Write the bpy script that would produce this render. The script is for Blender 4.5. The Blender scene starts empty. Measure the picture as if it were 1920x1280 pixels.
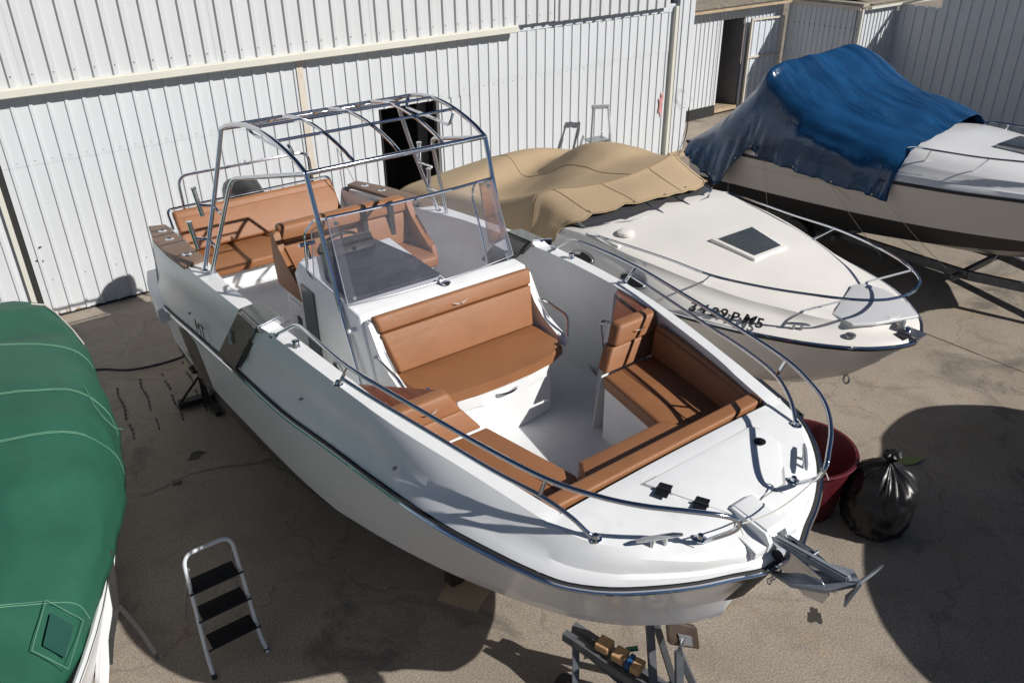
import bpy, bmesh, math, random
from mathutils import Vector, Matrix, noise
random.seed(7)
C = bpy.context.scene.collection
SC = bpy.context.scene
PI = math.pi
rad = math.radians

# ------------------------------------------------------------------ camera
Rw = Matrix(((0.8, -0.298, 0.52), (-0.599, -0.381, 0.704), (-0.012, -0.875, -0.484)))
_d = Vector((37.7, 2801.4, 1548.)).normalized()
_x = Vector((2382.4, -888.2, 1548.)); _x = (_x - _d * _x.dot(_d)).normalized()
_z = -_d; _y = _z.cross(_x)
Rw = Matrix((_x, _y, _z))                      # rows: world axes in camera (right, down, forward)
cam_d = bpy.data.cameras.new('camera'); cam = bpy.data.objects.new('camera', cam_d); C.objects.link(cam)
cr = Rw @ Vector((1, 0, 0)); cu = Rw @ Vector((0, -1, 0)); cb = Rw @ Vector((0, 0, -1))
M = Matrix((cr, cu, cb)).transposed().to_4x4(); M.translation = Vector((0, 0, 5.0))
cam.matrix_world = M
cam_d.sensor_width = 36; cam_d.lens = 1548 / 1920 * 36
cam_d.clip_start = 0.05; cam_d.clip_end = 1000
SC.camera = cam

# ------------------------------------------------------------------ light
SUND = Vector((-0.70, 1.20, -1.0)).normalized()   # direction the light travels
w = bpy.data.worlds.new("World"); SC.world = w; w.use_nodes = True
nt = w.node_tree; nt.nodes.clear()
sky = nt.nodes.new('ShaderNodeTexSky'); sky.sky_type = 'NISHITA'; sky.sun_disc = False
elev = math.asin(-SUND.z)
sky.sun_elevation = elev
sky.sun_rotation = math.atan2(-SUND.x, -SUND.y)
sky.altitude = 2000; sky.air_density = 0.7; sky.dust_density = 0.2; sky.ozone_density = 2.0
bg = nt.nodes.new('ShaderNodeBackground'); bg.inputs[1].default_value = 0.05
wo = nt.nodes.new('ShaderNodeOutputWorld')
nt.links.new(sky.outputs[0], bg.inputs[0]); nt.links.new(bg.outputs[0], wo.inputs[0])
sd = bpy.data.lights.new('sun', 'SUN'); sd.energy = 5.0; sd.angle = rad(0.53); sd.color = (1, .965, .92)
so = bpy.data.objects.new('sun', sd); C.objects.link(so)
so.rotation_euler = SUND.to_track_quat('-Z', 'Y').to_euler(); so.location = (6, -6, 12)
SC.view_settings.view_transform = 'Standard'; SC.view_settings.look = 'None'
SC.view_settings.exposure = 0.03; SC.view_settings.gamma = 1
try: SC.view_settings.use_curve_mapping = False
except Exception: pass

# ------------------------------------------------------------------ materials
def mat(name, col, rough=.5, metal=0., var=0., vscale=3., bump=0., bscale=60., spec=.5, coat=0., stretch=None, dirt=None):
    m = bpy.data.materials.new(name); m.use_nodes = True
    t = m.node_tree; b = t.nodes['Principled BSDF']
    b.inputs['Base Color'].default_value = (*col, 1); b.inputs['Roughness'].default_value = rough
    b.inputs['Metallic'].default_value = metal; b.inputs['Specular IOR Level'].default_value = spec
    if coat: b.inputs['Coat Weight'].default_value = coat; b.inputs['Coat Roughness'].default_value = .08
    tc = t.nodes.new('ShaderNodeTexCoord'); src = tc.outputs['Object']
    if stretch:
        mp = t.nodes.new('ShaderNodeMapping'); mp.inputs['Scale'].default_value = stretch
        t.links.new(src, mp.inputs[0]); src2 = mp.outputs[0]
    else: src2 = src
    if var:
        n = t.nodes.new('ShaderNodeTexNoise'); n.inputs['Scale'].default_value = vscale; n.inputs['Detail'].default_value = 8
        n.inputs['Roughness'].default_value = .62
        t.links.new(src2, n.inputs['Vector'])
        r = t.nodes.new('ShaderNodeValToRGB')
        r.color_ramp.elements[0].position = .3; r.color_ramp.elements[1].position = .72
        r.color_ramp.elements[0].color = (*[c * (1 - var) for c in col], 1)
        r.color_ramp.elements[1].color = (*[min(1, c * (1 + var * .6)) for c in col], 1)
        t.links.new(n.outputs[0], r.inputs[0]); out = r.outputs[0]
        if dirt:
            n2 = t.nodes.new('ShaderNodeTexNoise'); n2.inputs['Scale'].default_value = dirt[1]; n2.inputs['Detail'].default_value = 10
            n2.inputs['Roughness'].default_value = .7
            t.links.new(src2, n2.inputs['Vector'])
            r2 = t.nodes.new('ShaderNodeMapRange'); r2.inputs[1].default_value = dirt[2]; r2.inputs[2].default_value = dirt[2] + .2
            r2.inputs[4].default_value = dirt[3]
            t.links.new(n2.outputs[0], r2.inputs[0])
            mx = t.nodes.new('ShaderNodeMix'); mx.data_type = 'RGBA'
            t.links.new(r2.outputs[0], mx.inputs[0]); t.links.new(out, mx.inputs[6]); mx.inputs[7].default_value = (*dirt[0], 1)
            out = mx.outputs[2]
        t.links.new(out, b.inputs['Base Color'])
    if bump:
        n3 = t.nodes.new('ShaderNodeTexNoise'); n3.inputs['Scale'].default_value = bscale; n3.inputs['Detail'].default_value = 4
        t.links.new(src2 if stretch else src, n3.inputs['Vector'])
        bp = t.nodes.new('ShaderNodeBump'); bp.inputs['Strength'].default_value = bump; bp.inputs['Distance'].default_value = .01
        t.links.new(n3.outputs[0], bp.inputs['Height']); t.links.new(bp.outputs[0], b.inputs['Normal'])
    return m

gel = mat('white_gelcoat', (.80, .81, .81), .34, var=.06, vscale=2.5, dirt=((.50, .49, .45), 3.5, .58, .35), coat=.08)
gelg = mat('grey_nonslip', (.72, .73, .735), .6, var=.06, vscale=6, bump=.25, bscale=220)
gel2 = mat('cream_gelcoat', (.76, .73, .68), .35, var=.05, vscale=2, dirt=((.5, .46, .38), 3, .62, .4))
gel3 = mat('cool_white_gelcoat', (.76, .76, .76), .25, var=.05, vscale=2, coat=.2)
vinyl = mat('tan_vinyl', (.30, .132, .058), .45, var=.10, vscale=3, bump=.3, bscale=160, spec=.35)
vinyld = mat('tan_vinyl_seam', (.10, .045, .02), .7)
steel = mat('polished_steel', (.58, .60, .64), .055, 1., var=.05, vscale=8)
steeld = mat('dull_steel', (.36, .37, .38), .35, .9, var=.25, vscale=14)
alu = mat('aluminium', (.55, .56, .57), .35, .7, var=.12, vscale=12)
galv = mat('galvanised_paint', (.13, .14, .155), .5, .35, var=.3, vscale=9, dirt=((.13, .06, .03), 7, .62, .6))
blackp = mat('black_plastic', (.012, .012, .014), .32, spec=.3)
rubber = mat('black_rubber', (.02, .02, .022), .55)
navy = mat('navy_dash_cover', (.010, .014, .032), .5, bump=.08, bscale=40, spec=.3)
teak = mat('reddish_teak', (.16, .055, .028), .3, var=.45, vscale=5, stretch=(14, 2, 4), coat=.4)
teakg = mat('weathered_teak', (.2, .125, .085), .55, var=.3, vscale=6, stretch=(12, 1.5, 4))
wallw = mat('white_cladding', (.60, .62, .635), .45, var=.05, vscale=1.1, stretch=(3, 3, .6), dirt=((.5, .44, .34), 5, .68, .5))
wallu = mat('upper_white_cladding', (.58, .59, .595), .42, var=.04, vscale=1.1, stretch=(3, 3, .4))
wallg = mat('grey_white_cladding', (.60, .64, .68), .45, var=.08, vscale=1, stretch=(3, 3, .5))
cream = mat('cream_flashing', (.62, .61, .53), .45, var=.05, vscale=2)
rust = mat('rusty_cream_post', (.62, .56, .47), .6, var=.1, vscale=5, stretch=(4, 4, 1), dirt=((.3, .12, .05), 8, .56, .8))
dark = mat('dark_interior', (.02, .02, .02), .8)
darkw = mat('dark_render_wall', (.16, .155, .15), .8, var=.15, vscale=3)
rooft = mat('old_fibre_roof', (.45, .4, .32), .8, var=.3, vscale=4, dirt=((.2, .12, .06), 5, .5, .7))
tan = mat('tan_canvas', (.42, .31, .19), .85, var=.07, vscale=2.5, bump=.3, bscale=24)
green = mat('green_canvas', (.018, .10, .062), .6, var=.16, vscale=1.8, bump=.35, bscale=16, spec=.35)
greenl = mat('pale_green_seam', (.12, .26, .17), .8)
burg = mat('burgundy_plastic', (.10, .012, .018), .4, var=.2, vscale=6, dirt=((.36, .16, .17), 7, .6, .5))
ink = mat('black_lettering', (.02, .02, .022), .5)
greyp = mat('grey_green_moulding', (.032, .042, .04), .22, var=.1, vscale=3, coat=.5)
brownst = mat('brown_sticker', (.1, .075, .06), .5)
whites = mat('white_lettering', (.7, .7, .68), .5)
antif = mat('black_antifouling', (.014, .015, .018), .75, var=.3, vscale=5)
wood = mat('raw_wood', (.52, .32, .16), .7, var=.25, vscale=5, stretch=(2, 10, 10))
ply = mat('plywood', (.42, .32, .21), .8, var=.2, vscale=4)
woodd = mat('dark_wet_wood', (.045, .028, .018), .45, var=.5, vscale=7, coat=.3)
bluep = mat('blue_paint', (.01, .09, .24), .5)
greybox = mat('grey_anchor_steel', (.34, .37, .40), .45, .35, var=.25, vscale=12)
leafm = mat('green_leaf', (.25, .30, .10), .6)
strapm = mat('black_webbing', (.02, .02, .02), .8)
ropem = mat('rope', (.5, .48, .42), .8)
hatchg = mat('wet_smoked_hatch', (.07, .08, .08), .12, var=.5, vscale=60, bump=.5, bscale=130, coat=.4)
redm = mat('red_spray', (.55, .25, .24), .8)

def glassmat():
    m = bpy.data.materials.new('smoked_acrylic'); m.use_nodes = True; t = m.node_tree; t.nodes.clear()
    o = t.nodes.new('ShaderNodeOutputMaterial'); tr = t.nodes.new('ShaderNodeBsdfTransparent'); tr.inputs[0].default_value = (.80, .80, .84, 1)
    gl = t.nodes.new('ShaderNodeBsdfGlossy'); gl.inputs['Roughness'].default_value = .03; gl.inputs[0].default_value = (.9, .9, .95, 1)
    df = t.nodes.new('ShaderNodeBsdfDiffuse'); df.inputs[0].default_value = (.72, .73, .80, 1)
    fr = t.nodes.new('ShaderNodeFresnel'); fr.inputs[0].default_value = 1.3
    n = t.nodes.new('ShaderNodeTexNoise'); n.inputs['Scale'].default_value = 9; n.inputs['Detail'].default_value = 12; n.inputs['Roughness'].default_value = .75; n.inputs['Distortion'].default_value = .3
    r = t.nodes.new('ShaderNodeMapRange'); r.inputs[1].default_value = .4; r.inputs[2].default_value = .75; r.inputs[3].default_value = .055; r.inputs[4].default_value = .10
    t.links.new(n.outputs[0], r.inputs[0])
    m1 = t.nodes.new('ShaderNodeMixShader'); m2 = t.nodes.new('ShaderNodeMixShader')
    mf = t.nodes.new('ShaderNodeMath'); mf.operation = 'MULTIPLY'; mf.inputs[1].default_value = .6; t.links.new(fr.outputs[0], mf.inputs[0])
    t.links.new(r.outputs[0], m1.inputs[0]); t.links.new(tr.outputs[0], m1.inputs[1]); t.links.new(df.outputs[0], m1.inputs[2])
    t.links.new(mf.outputs[0], m2.inputs[0]); t.links.new(m1.outputs[0], m2.inputs[1]); t.links.new(gl.outputs[0], m2.inputs[2])
    t.links.new(m2.outputs[0], o.inputs[0]); return m
glass = glassmat()

def bagmat():
    m = mat('black_bin_bag', (.010, .010, .011), .36, bump=.35, bscale=9, spec=.4)
    return m
bagm = bagmat()
def tarpmat():
    m = mat('blue_tarpaulin', (.008, .07, .22), .22, spec=.55)
    t = m.node_tree; b = t.nodes['Principled BSDF']
    tc = t.nodes.new('ShaderNodeTexCoord')
    mp = t.nodes.new('ShaderNodeMapping'); mp.inputs['Scale'].default_value = (1.8, .35, .9); mp.inputs['Rotation'].default_value = (0, 0, .55)
    t.links.new(tc.outputs['Object'], mp.inputs[0])
    n = t.nodes.new('ShaderNodeTexNoise'); n.noise_type = 'RIDGED_MULTIFRACTAL'; n.inputs['Scale'].default_value = 2.2; n.inputs['Detail'].default_value = 3.5; n.inputs['Distortion'].default_value = .5; n.inputs['Roughness'].default_value = .45
    t.links.new(mp.outputs[0], n.inputs['Vector'])
    wv = t.nodes.new('ShaderNodeTexNoise'); wv.inputs['Scale'].default_value = 22; wv.inputs['Detail'].default_value = 3; t.links.new(tc.outputs['Object'], wv.inputs['Vector'])
    ad = t.nodes.new('ShaderNodeMath'); ad.operation = 'MULTIPLY_ADD'; ad.inputs[1].default_value = .05
    t.links.new(wv.outputs[0], ad.inputs[0]); t.links.new(n.outputs[0], ad.inputs[2])
    bp = t.nodes.new('ShaderNodeBump'); bp.inputs['Strength'].default_value = .85; bp.inputs['Distance'].default_value = .09
    t.links.new(ad.outputs[0], bp.inputs['Height']); t.links.new(bp.outputs[0], b.inputs['Normal'])
    r = t.nodes.new('ShaderNodeValToRGB'); r.color_ramp.elements[0].position = .32; r.color_ramp.elements[1].position = .7
    r.color_ramp.elements[0].color = (.006, .035, .095, 1); r.color_ramp.elements[1].color = (.012, .072, .185, 1)
    n2 = t.nodes.new('ShaderNodeTexNoise'); n2.inputs['Scale'].default_value = 3; n2.inputs['Detail'].default_value = 6; t.links.new(mp.outputs[0], n2.inputs['Vector'])
    t.links.new(n2.outputs[0], r.inputs[0]); t.links.new(r.outputs[0], b.inputs['Base Color'])
    return m
tarp = tarpmat()
def crease(m, sc, dist, strength, stretch=(1, 1, 1), rot=0.):
    t = m.node_tree; b = t.nodes['Principled BSDF']; tc = t.nodes.new('ShaderNodeTexCoord'); mp = t.nodes.new('ShaderNodeMapping'); mp.inputs['Scale'].default_value = stretch; mp.inputs['Rotation'].default_value = (0, 0, rot)
    t.links.new(tc.outputs['Object'], mp.inputs[0]); n = t.nodes.new('ShaderNodeTexNoise'); n.noise_type = 'RIDGED_MULTIFRACTAL'; n.inputs['Scale'].default_value = sc; n.inputs['Detail'].default_value = 5; n.inputs['Roughness'].default_value = .4; n.inputs['Distortion'].default_value = .8
    t.links.new(mp.outputs[0], n.inputs['Vector']); bp = t.nodes.new('ShaderNodeBump'); bp.inputs['Strength'].default_value = strength; bp.inputs['Distance'].default_value = dist
    t.links.new(n.outputs[0], bp.inputs['Height'])
    for l in list(t.links):
        if l.to_socket == b.inputs['Normal']: t.links.new(l.from_socket, bp.inputs['Normal'])
    t.links.new(bp.outputs[0], b.inputs['Normal'])
crease(tan, 1.6, .04, .4, (1, .6, 1.2), .5); crease(green, 2.2, .05, .9, (1, .6, 1), .4); crease(tarp, 5.5, .02, .5, (1, .5, 1), -.4); crease(bagm, 4, .02, .5); crease(vinyl, 3.0, .012, .5, (1, 1, 2))

def groundmat():
    m = bpy.data.materials.new('worn_concrete'); m.use_nodes = True; t = m.node_tree; b = t.nodes['Principled BSDF']
    L = t.links.new
    tc = t.nodes.new('ShaderNodeTexCoord')
    def N(s, d=8, r=.6, dist=0.):
        n = t.nodes.new('ShaderNodeTexNoise'); n.inputs['Scale'].default_value = s; n.inputs['Detail'].default_value = d
        n.inputs['Roughness'].default_value = r; n.inputs['Distortion'].default_value = dist; L(tc.outputs['Object'], n.inputs['Vector']); return n.outputs[0]
    def MR(x, a, c, lo, hi):
        r = t.nodes.new('ShaderNodeMapRange'); r.inputs[1].default_value = a; r.inputs[2].default_value = c; r.inputs[3].default_value = lo; r.inputs[4].default_value = hi
        L(x, r.inputs[0]); return r.outputs[0]
    def MIX(f, a, c, mode='MIX'):
        x = t.nodes.new('ShaderNodeMix'); x.data_type = 'RGBA'; x.blend_type = mode
        if isinstance(f, (int, float)): x.inputs[0].default_value = f
        else: L(f, x.inputs[0])
        for i, v in ((6, a), (7, c)):
            if isinstance(v, tuple): x.inputs[i].default_value = (*v, 1)
            else: L(v, x.inputs[i])
        return x.outputs[2]
    base = MIX(MR(N(.5), .35, .65, 0, 1), (.34, .288, .228), (.45, .385, .312))
    base = MIX(MR(N(2.2, 9, .7, .8), .50, .66, 0, .65), base, (.27, .225, .18))
    base = MIX(MR(N(1.1, 10, .75, 1.5), .57, .68, 0, .6), base, (.46, .32, .16))          # ochre patches
    base = MIX(MR(N(.75, 9, .7, 1), .56, .66, 0, .8), base, (.15, .13, .11))              # oil and damp
    base = MIX(MR(N(70, 4, .7), .40, .60, .0, 1.), MIX(.62, base, (.10, .085, .07)), base)     # grit
    vo = t.nodes.new('ShaderNodeTexVoronoi'); vo.feature = 'F1'; vo.inputs['Scale'].default_value = 75; L(tc.outputs['Object'], vo.inputs['Vector'])
    base = MIX(MR(vo.outputs['Distance'], .0, .28, .55, 0), base, (.42, .37, .31))
    # hair cracks
    v2 = t.nodes.new('ShaderNodeTexVoronoi'); v2.feature = 'DISTANCE_TO_EDGE'; v2.inputs['Scale'].default_value = .32
    mp = t.nodes.new('ShaderNodeVectorMath'); mp.operation = 'ADD'
    nn = t.nodes.new('ShaderNodeTexNoise'); nn.inputs['Scale'].default_value = 1.6; nn.inputs['Detail'].default_value = 8; L(tc.outputs['Object'], nn.inputs['Vector'])
    L(tc.outputs['Object'], mp.inputs[0]); L(nn.outputs['Color'], mp.inputs[1]); L(mp.outputs[0], v2.inputs['Vector'])
    base = MIX(MR(v2.outputs['Distance'], .0, .005, .45, 0), base, (.12, .095, .075))
    L(base, b.inputs['Base Color']); b.inputs['Roughness'].default_value = .85; b.inputs['Specular IOR Level'].default_value = .3
    bp = t.nodes.new('ShaderNodeBump'); bp.inputs['Strength'].default_value = .5; bp.inputs['Distance'].default_value = .006
    L(N(120, 5, .7), bp.inputs['Height']); L(bp.outputs[0], b.inputs['Normal'])
    return m
groundm = groundmat()
def plain(name, col, rough=.8): return mat(name, col, rough, var=.35, vscale=9)
stain = plain('dark_stain', (.05, .043, .036)); silt = plain('pale_silt', (.3, .25, .2)); damp = plain('damp_patch', (.09, .075, .062))


# ------------------------------------------------------------------ helpers
def thing(name, label, cat, loc=(0, 0, 0), group=None, rotz=0):
    o = bpy.data.objects.new(name, None); C.objects.link(o); o.location = loc; o.rotation_euler = (0, 0, rotz)
    o.empty_display_size = .2; o['label'] = label; o['category'] = cat
    if group: o['group'] = group
    return o
def tag(o, label, cat, group=None):
    o['label'] = label; o['category'] = cat
    if group: o['group'] = group
    return o
def wloc(p):
    v = Vector((0, 0, 0))
    while p is not None: v = v + p.location; p = p.parent
    return v
def obj(name, bm, m, parent=None, smooth=None, world=True, label=None, kind=None):
    """bm in world coordinates; stored relative to the parent (roots are only translated)"""
    me = bpy.data.meshes.new(name)
    bmesh.ops.recalc_face_normals(bm, faces=bm.faces)
    if parent is not None and world:
        bmesh.ops.translate(bm, verts=bm.verts, vec=-wloc(parent))
    bm.to_mesh(me); bm.free()
    for mm in (m if isinstance(m, (list, tuple)) else [m]): me.materials.append(mm)
    if smooth is not None:
        me.shade_smooth(); me.set_sharp_from_angle(angle=rad(smooth))
    o = bpy.data.objects.new(name, me); C.objects.link(o)
    if parent is not None: o.parent = parent
    if label: o['label'] = label
    if kind: o['kind'] = kind
    return o
def single(name, bm, m, label, cat, loc, group=None, smooth=None):
    o = obj(name, bm, m, None, smooth)
    o.data.transform(Matrix.Translation(-Vector(loc))); o.location = loc
    return tag(o, label, cat, group)
def B(): return bmesh.new()
def box(bm, x0, x1, y0, y1, z0, z1, bev=0, seg=2):
    r = bmesh.ops.create_cube(bm, size=1)
    vs = r['verts']
    for v in vs: v.co = Vector(((x0 + x1) / 2 + v.co.x * (x1 - x0), (y0 + y1) / 2 + v.co.y * (y1 - y0), (z0 + z1) / 2 + v.co.z * (z1 - z0)))
    if bev:
        es = list({e for v in vs for e in v.link_edges}); bmesh.ops.bevel(bm, geom=es, offset=bev, segments=seg, affect='EDGES', profile=.6)
    return bm
def beam(bm, a, b, wd, ht, up=(0, 0, 1), bev=0):
    a = Vector(a); b = Vector(b); d = b - a; L = d.length; d.normalize(); up = Vector(up)
    s = d.cross(up)
    if s.length < 1e-3: s = d.cross(Vector((1, 0, 0)))
    s.normalize(); u = s.cross(d)
    vs = []
    for p in (a, b):
        for (i, j) in ((-1, -1), (1, -1), (1, 1), (-1, 1)): vs.append(bm.verts.new(p + s * (i * wd / 2) + u * (j * ht / 2)))
    fs = [(3, 2, 1, 0), (4, 5, 6, 7), (0, 1, 5, 4), (1, 2, 6, 5), (2, 3, 7, 6), (3, 0, 4, 7)]
    for f in fs: bm.faces.new([vs[i] for i in f])
    if bev: bmesh.ops.bevel(bm, geom=list({e for v in vs for e in v.link_edges}), offset=bev, segments=2, affect='EDGES')
    return bm
def catmull(P, n=8, closed=False):
    P = [Vector(p) for p in P]; out = []
    N = len(P)
    rng = range(N if closed else N - 1)
    for i in rng:
        p0 = P[(i - 1) % N] if (closed or i > 0) else P[i] * 2 - P[i + 1]
        p1 = P[i]; p2 = P[(i + 1) % N]
        p3 = P[(i + 2) % N] if (closed or i + 2 < N) else p2 * 2 - p1
        for k in range(n):
            t = k / n
            out.append(.5 * ((2 * p1) + (-p0 + p2) * t + (2 * p0 - 5 * p1 + 4 * p2 - p3) * t * t + (-p0 + 3 * p1 - 3 * p2 + p3) * t ** 3))
    if not closed: out.append(P[-1])
    return out
def fillet(P, r=.08, n=5):
    """polyline with rounded corners"""
    P = [Vector(p) for p in P]; out = [P[0]]
    for i in range(1, len(P) - 1):
        a, b, c = P[i - 1], P[i], P[i + 1]
        ra = min(r, (a - b).length * .45, (c - b).length * .45)
        s = b + (a - b).normalized() * ra; e = b + (c - b).normalized() * ra
        for k in range(n + 1):
            t = k / n; out.append(s * (1 - t) ** 2 + b * 2 * t * (1 - t) + e * t * t)
    out.append(P[-1]); return out
def tube(bm, P, r, seg=8, closed=False, caps=True):
    P = [Vector(p) for p in P]; N = len(P); rings = []; prev = None
    for i, p in enumerate(P):
        if closed: d = P[(i + 1) % N] - P[i - 1]
        else: d = (P[min(i + 1, N - 1)] - P[max(i - 1, 0)])
        d.normalize()
        if prev is None:
            s = d.cross(Vector((0, 0, 1)))
            if s.length < .05: s = d.cross(Vector((1, 0, 0)))
        else: s = prev - d * prev.dot(d)
        s.normalize(); prev = s; u = d.cross(s)
        rr = r[i] if isinstance(r, (list, tuple)) else r
        rings.append([bm.verts.new(p + (s * math.cos(2 * PI * k / seg) + u * math.sin(2 * PI * k / seg)) * rr) for k in range(seg)])
    for i in range(N if closed else N - 1):
        A = rings[i]; Bq = rings[(i + 1) % N]
        for k in range(seg): bm.faces.new((A[k], A[(k + 1) % seg], Bq[(k + 1) % seg], Bq[k]))
    if caps and not closed: bm.faces.new(rings[0][::-1]); bm.faces.new(rings[-1])
    return bm
def lathe(bm, prof, c, axis='Z', seg=24, cap=True):
    rings = []
    for (r, h) in prof:
        ring = []
        for k in range(seg):
            a = 2 * PI * k / seg; x, y = r * math.cos(a), r * math.sin(a)
            if axis == 'Z': v = Vector((x, y, h))
            elif axis == 'Y': v = Vector((x, h, y))
            else: v = Vector((h, x, y))
            ring.append(bm.verts.new(Vector(c) + v))
        rings.append(ring)
    for i in range(len(rings) - 1):
        for k in range(seg): bm.faces.new((rings[i][k], rings[i][(k + 1) % seg], rings[i + 1][(k + 1) % seg], rings[i + 1][k]))
    if cap:
        bm.faces.new(rings[0][::-1]); bm.faces.new(rings[-1])
    return bm
def prism(bm, poly, z0, z1, bev=0, seg=2, zf=None):
    """poly xy ccw; z0/z1 heights or functions"""
    f0 = z0 if callable(z0) else (lambda x, y: z0); f1 = z1 if callable(z1) else (lambda x, y: z1)
    a = [bm.verts.new((x, y, f0(x, y))) for x, y in poly]; b = [bm.verts.new((x, y, f1(x, y))) for x, y in poly]
    n = len(poly); fs = [bm.faces.new(a[::-1]), bm.faces.new(b)]
    for i in range(n): fs.append(bm.faces.new((a[i], a[(i + 1) % n], b[(i + 1) % n], b[i])))
    if bev: bmesh.ops.bevel(bm, geom=list({e for f in fs for e in f.edges}), offset=bev, segments=seg, affect='EDGES', profile=.6)
    return bm
def slab(bm, corners, nrm, th, bev=0, seg=2):
    """polygon of 3-D corners thickened along nrm"""
    n = Vector(nrm).normalized() * th
    a = [bm.verts.new(Vector(c)) for c in corners]; b = [bm.verts.new(Vector(c) + n) for c in corners]
    k = len(corners); fs = [bm.faces.new(a[::-1]), bm.faces.new(b)]
    for i in range(k): fs.append(bm.faces.new((a[i], a[(i + 1) % k], b[(i + 1) % k], b[i])))
    if bev: bmesh.ops.bevel(bm, geom=list({e for f in fs for e in f.edges}), offset=bev, segments=seg, affect='EDGES', profile=.6)
    return bm
def xprof(bm, prof, x0, x1, bev=0, seg=2):
    """side profile in (y,z) swept along x"""
    a = [bm.verts.new((x0, y, z)) for y, z in prof]; b = [bm.verts.new((x1, y, z)) for y, z in prof]
    n = len(prof); fs = [bm.faces.new(a[::-1]), bm.faces.new(b)]
    for i in range(n): fs.append(bm.faces.new((a[i], a[(i + 1) % n], b[(i + 1) % n], b[i])))
    if bev: bmesh.ops.bevel(bm, geom=list({e for f in fs for e in f.edges}), offset=bev, segments=seg, affect='EDGES', profile=.6)
    return bm
def loft(bm, rings, close=False):
    V = [[bm.verts.new(p) for p in r] for r in rings]
    for i in range(len(V) - 1):
        n = len(V[i])
        for k in range(n if close else n - 1):
            q = [V[i][k], V[i][(k + 1) % n], V[i + 1][(k + 1) % n], V[i + 1][k]]
            try: bm.faces.new(q)
            except ValueError: pass
    return V
def fbm(x, y, z=0., s=1.): return noise.fractal(Vector((x * s, y * s, z * s)), 1.0, 2.0, 4)
def text(name, s, size, m, parent, Mx, ext=.001, bold=0.0, shear=0.0):
    c = bpy.data.curves.new(name, 'FONT'); c.body = s; c.size = size; c.extrude = ext; c.offset = bold; c.shear = shear
    c.resolution_u = 3
    o = bpy.data.objects.new(name, c); C.objects.link(o)
    bpy.context.view_layer.update()
    me = bpy.data.meshes.new_from_object(o.evaluated_get(bpy.context.evaluated_depsgraph_get()))
    bpy.data.objects.remove(o); bpy.data.curves.remove(c)
    me.transform(Mx)
    if parent is not None: me.transform(Matrix.Translation(-wloc(parent)))
    me.materials.clear(); me.materials.append(m); me.name = name
    o = bpy.data.objects.new(name, me); C.objects.link(o)
    if parent is not None: o.parent = parent
    return o
def frame(origin, xdir, ydir):
    x = Vector(xdir).normalized(); y = Vector(ydir); y = (y - x * y.dot(x)).normalized(); z = x.cross(y)
    m = Matrix((x, y, z)).transposed().to_4x4(); m.translation = Vector(origin); return m
def copyobj(o, parent=None, loc=None, name=None):
    c = o.copy(); C.objects.link(c)
    if parent is not None: c.parent = parent
    if loc is not None: c.location = loc
    return c
def interp(x, T):
    if x <= T[0][0]: return T[0][1]
    for a, b in zip(T[:-1], T[1:]):
        if x <= b[0]: return a[1] + (b[1] - a[1]) * (x - a[0]) / (b[0] - a[0])
    return T[-1][1]

# ------------------------------------------------------------------ ground
bm = B()
gx = [-300, -60, -20] + [(-8 + i) for i in range(0, 33)] + [40, 80, 300]; 
V = [[bm.verts.new((x, y, 0)) for x in gx] for y in gx]
for i in range(len(gx) - 1):
    for j in range(len(gx) - 1): bm.faces.new((V[i][j], V[i][j + 1], V[i + 1][j + 1], V[i + 1][j]))
obj('ground', bm, groundm, kind='structure')
def blob(bm, cx, cy, rx, ry, rot=0, z=.004, n=28, rough=.35, seed=0):
    vs = []
    for k in range(n):
        a = 2 * PI * k / n; r = 1 + rough * noise.noise(Vector((math.cos(a) * 1.7 + seed, math.sin(a) * 1.7, seed * 1.3))) * 2 + rough * .5 * noise.noise(Vector((math.cos(a) * 5 + seed, math.sin(a) * 5, 3)))
        x, y = rx * r * math.cos(a), ry * r * math.sin(a)
        vs.append(bm.verts.new((cx + x * math.cos(rot) - y * math.sin(rot), cy + x * math.sin(rot) + y * math.cos(rot), z)))
    bm.faces.new(vs)
bm = B()
for k, (cx, cy, rx, ry, ro) in enumerate([(1.45, 7.35, .10, .05, .4), (2.55, 2.95, .16, .10, .3), (3.02, 3.1, .12, .05, .2), (4.6, 2.3, .09, .05, .9), (1.15, 7.0, .05, .03, 0)]):
    blob(bm, cx, cy, rx, ry, ro, seed=k * 3.1)
obj('ground_stains', bm, stain, kind='structure')
bm = B()                                             # pale silt washed across the shaded concrete
for k in range(16):
    t = k / 15; x = .95 + 1.5 * t; y = 7.05 - .15 * t + .1 * math.sin(6 * t)
    blob(bm, x, y, .10 + .06 * random.random(), .03 + .02 * random.random(), -.1 + .2 * random.random(), z=.004 + k * .0003, seed=k * 1.7)
obj('silt_line', bm, silt, kind='structure')
bm = B()                                             # row of dark grooves in the concrete
for k in range(6):
    x = 1.02 + k * .26; y0 = 8.0 + .02 * k; y1 = 9.2 + .05 * k
    n = 14
    for i in range(n):
        if random.random() < .15: continue
        a = y0 + (y1 - y0) * i / n; b = y0 + (y1 - y0) * (i + .9) / n
        wv = .008 + .006 * random.random(); o = .01 * math.sin(i)
        vs = [bm.verts.new((x + o - wv + .1 * (a - y0), a, .004)), bm.verts.new((x + o + wv + .1 * (a - y0), a, .004)), bm.verts.new((x + o + wv + .1 * (b - y0), b, .004)), bm.verts.new((x + o - wv + .1 * (b - y0), b, .004))]
        bm.faces.new(vs)
obj('concrete_grooves', bm, stain, kind='structure')
bm = B()
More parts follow.
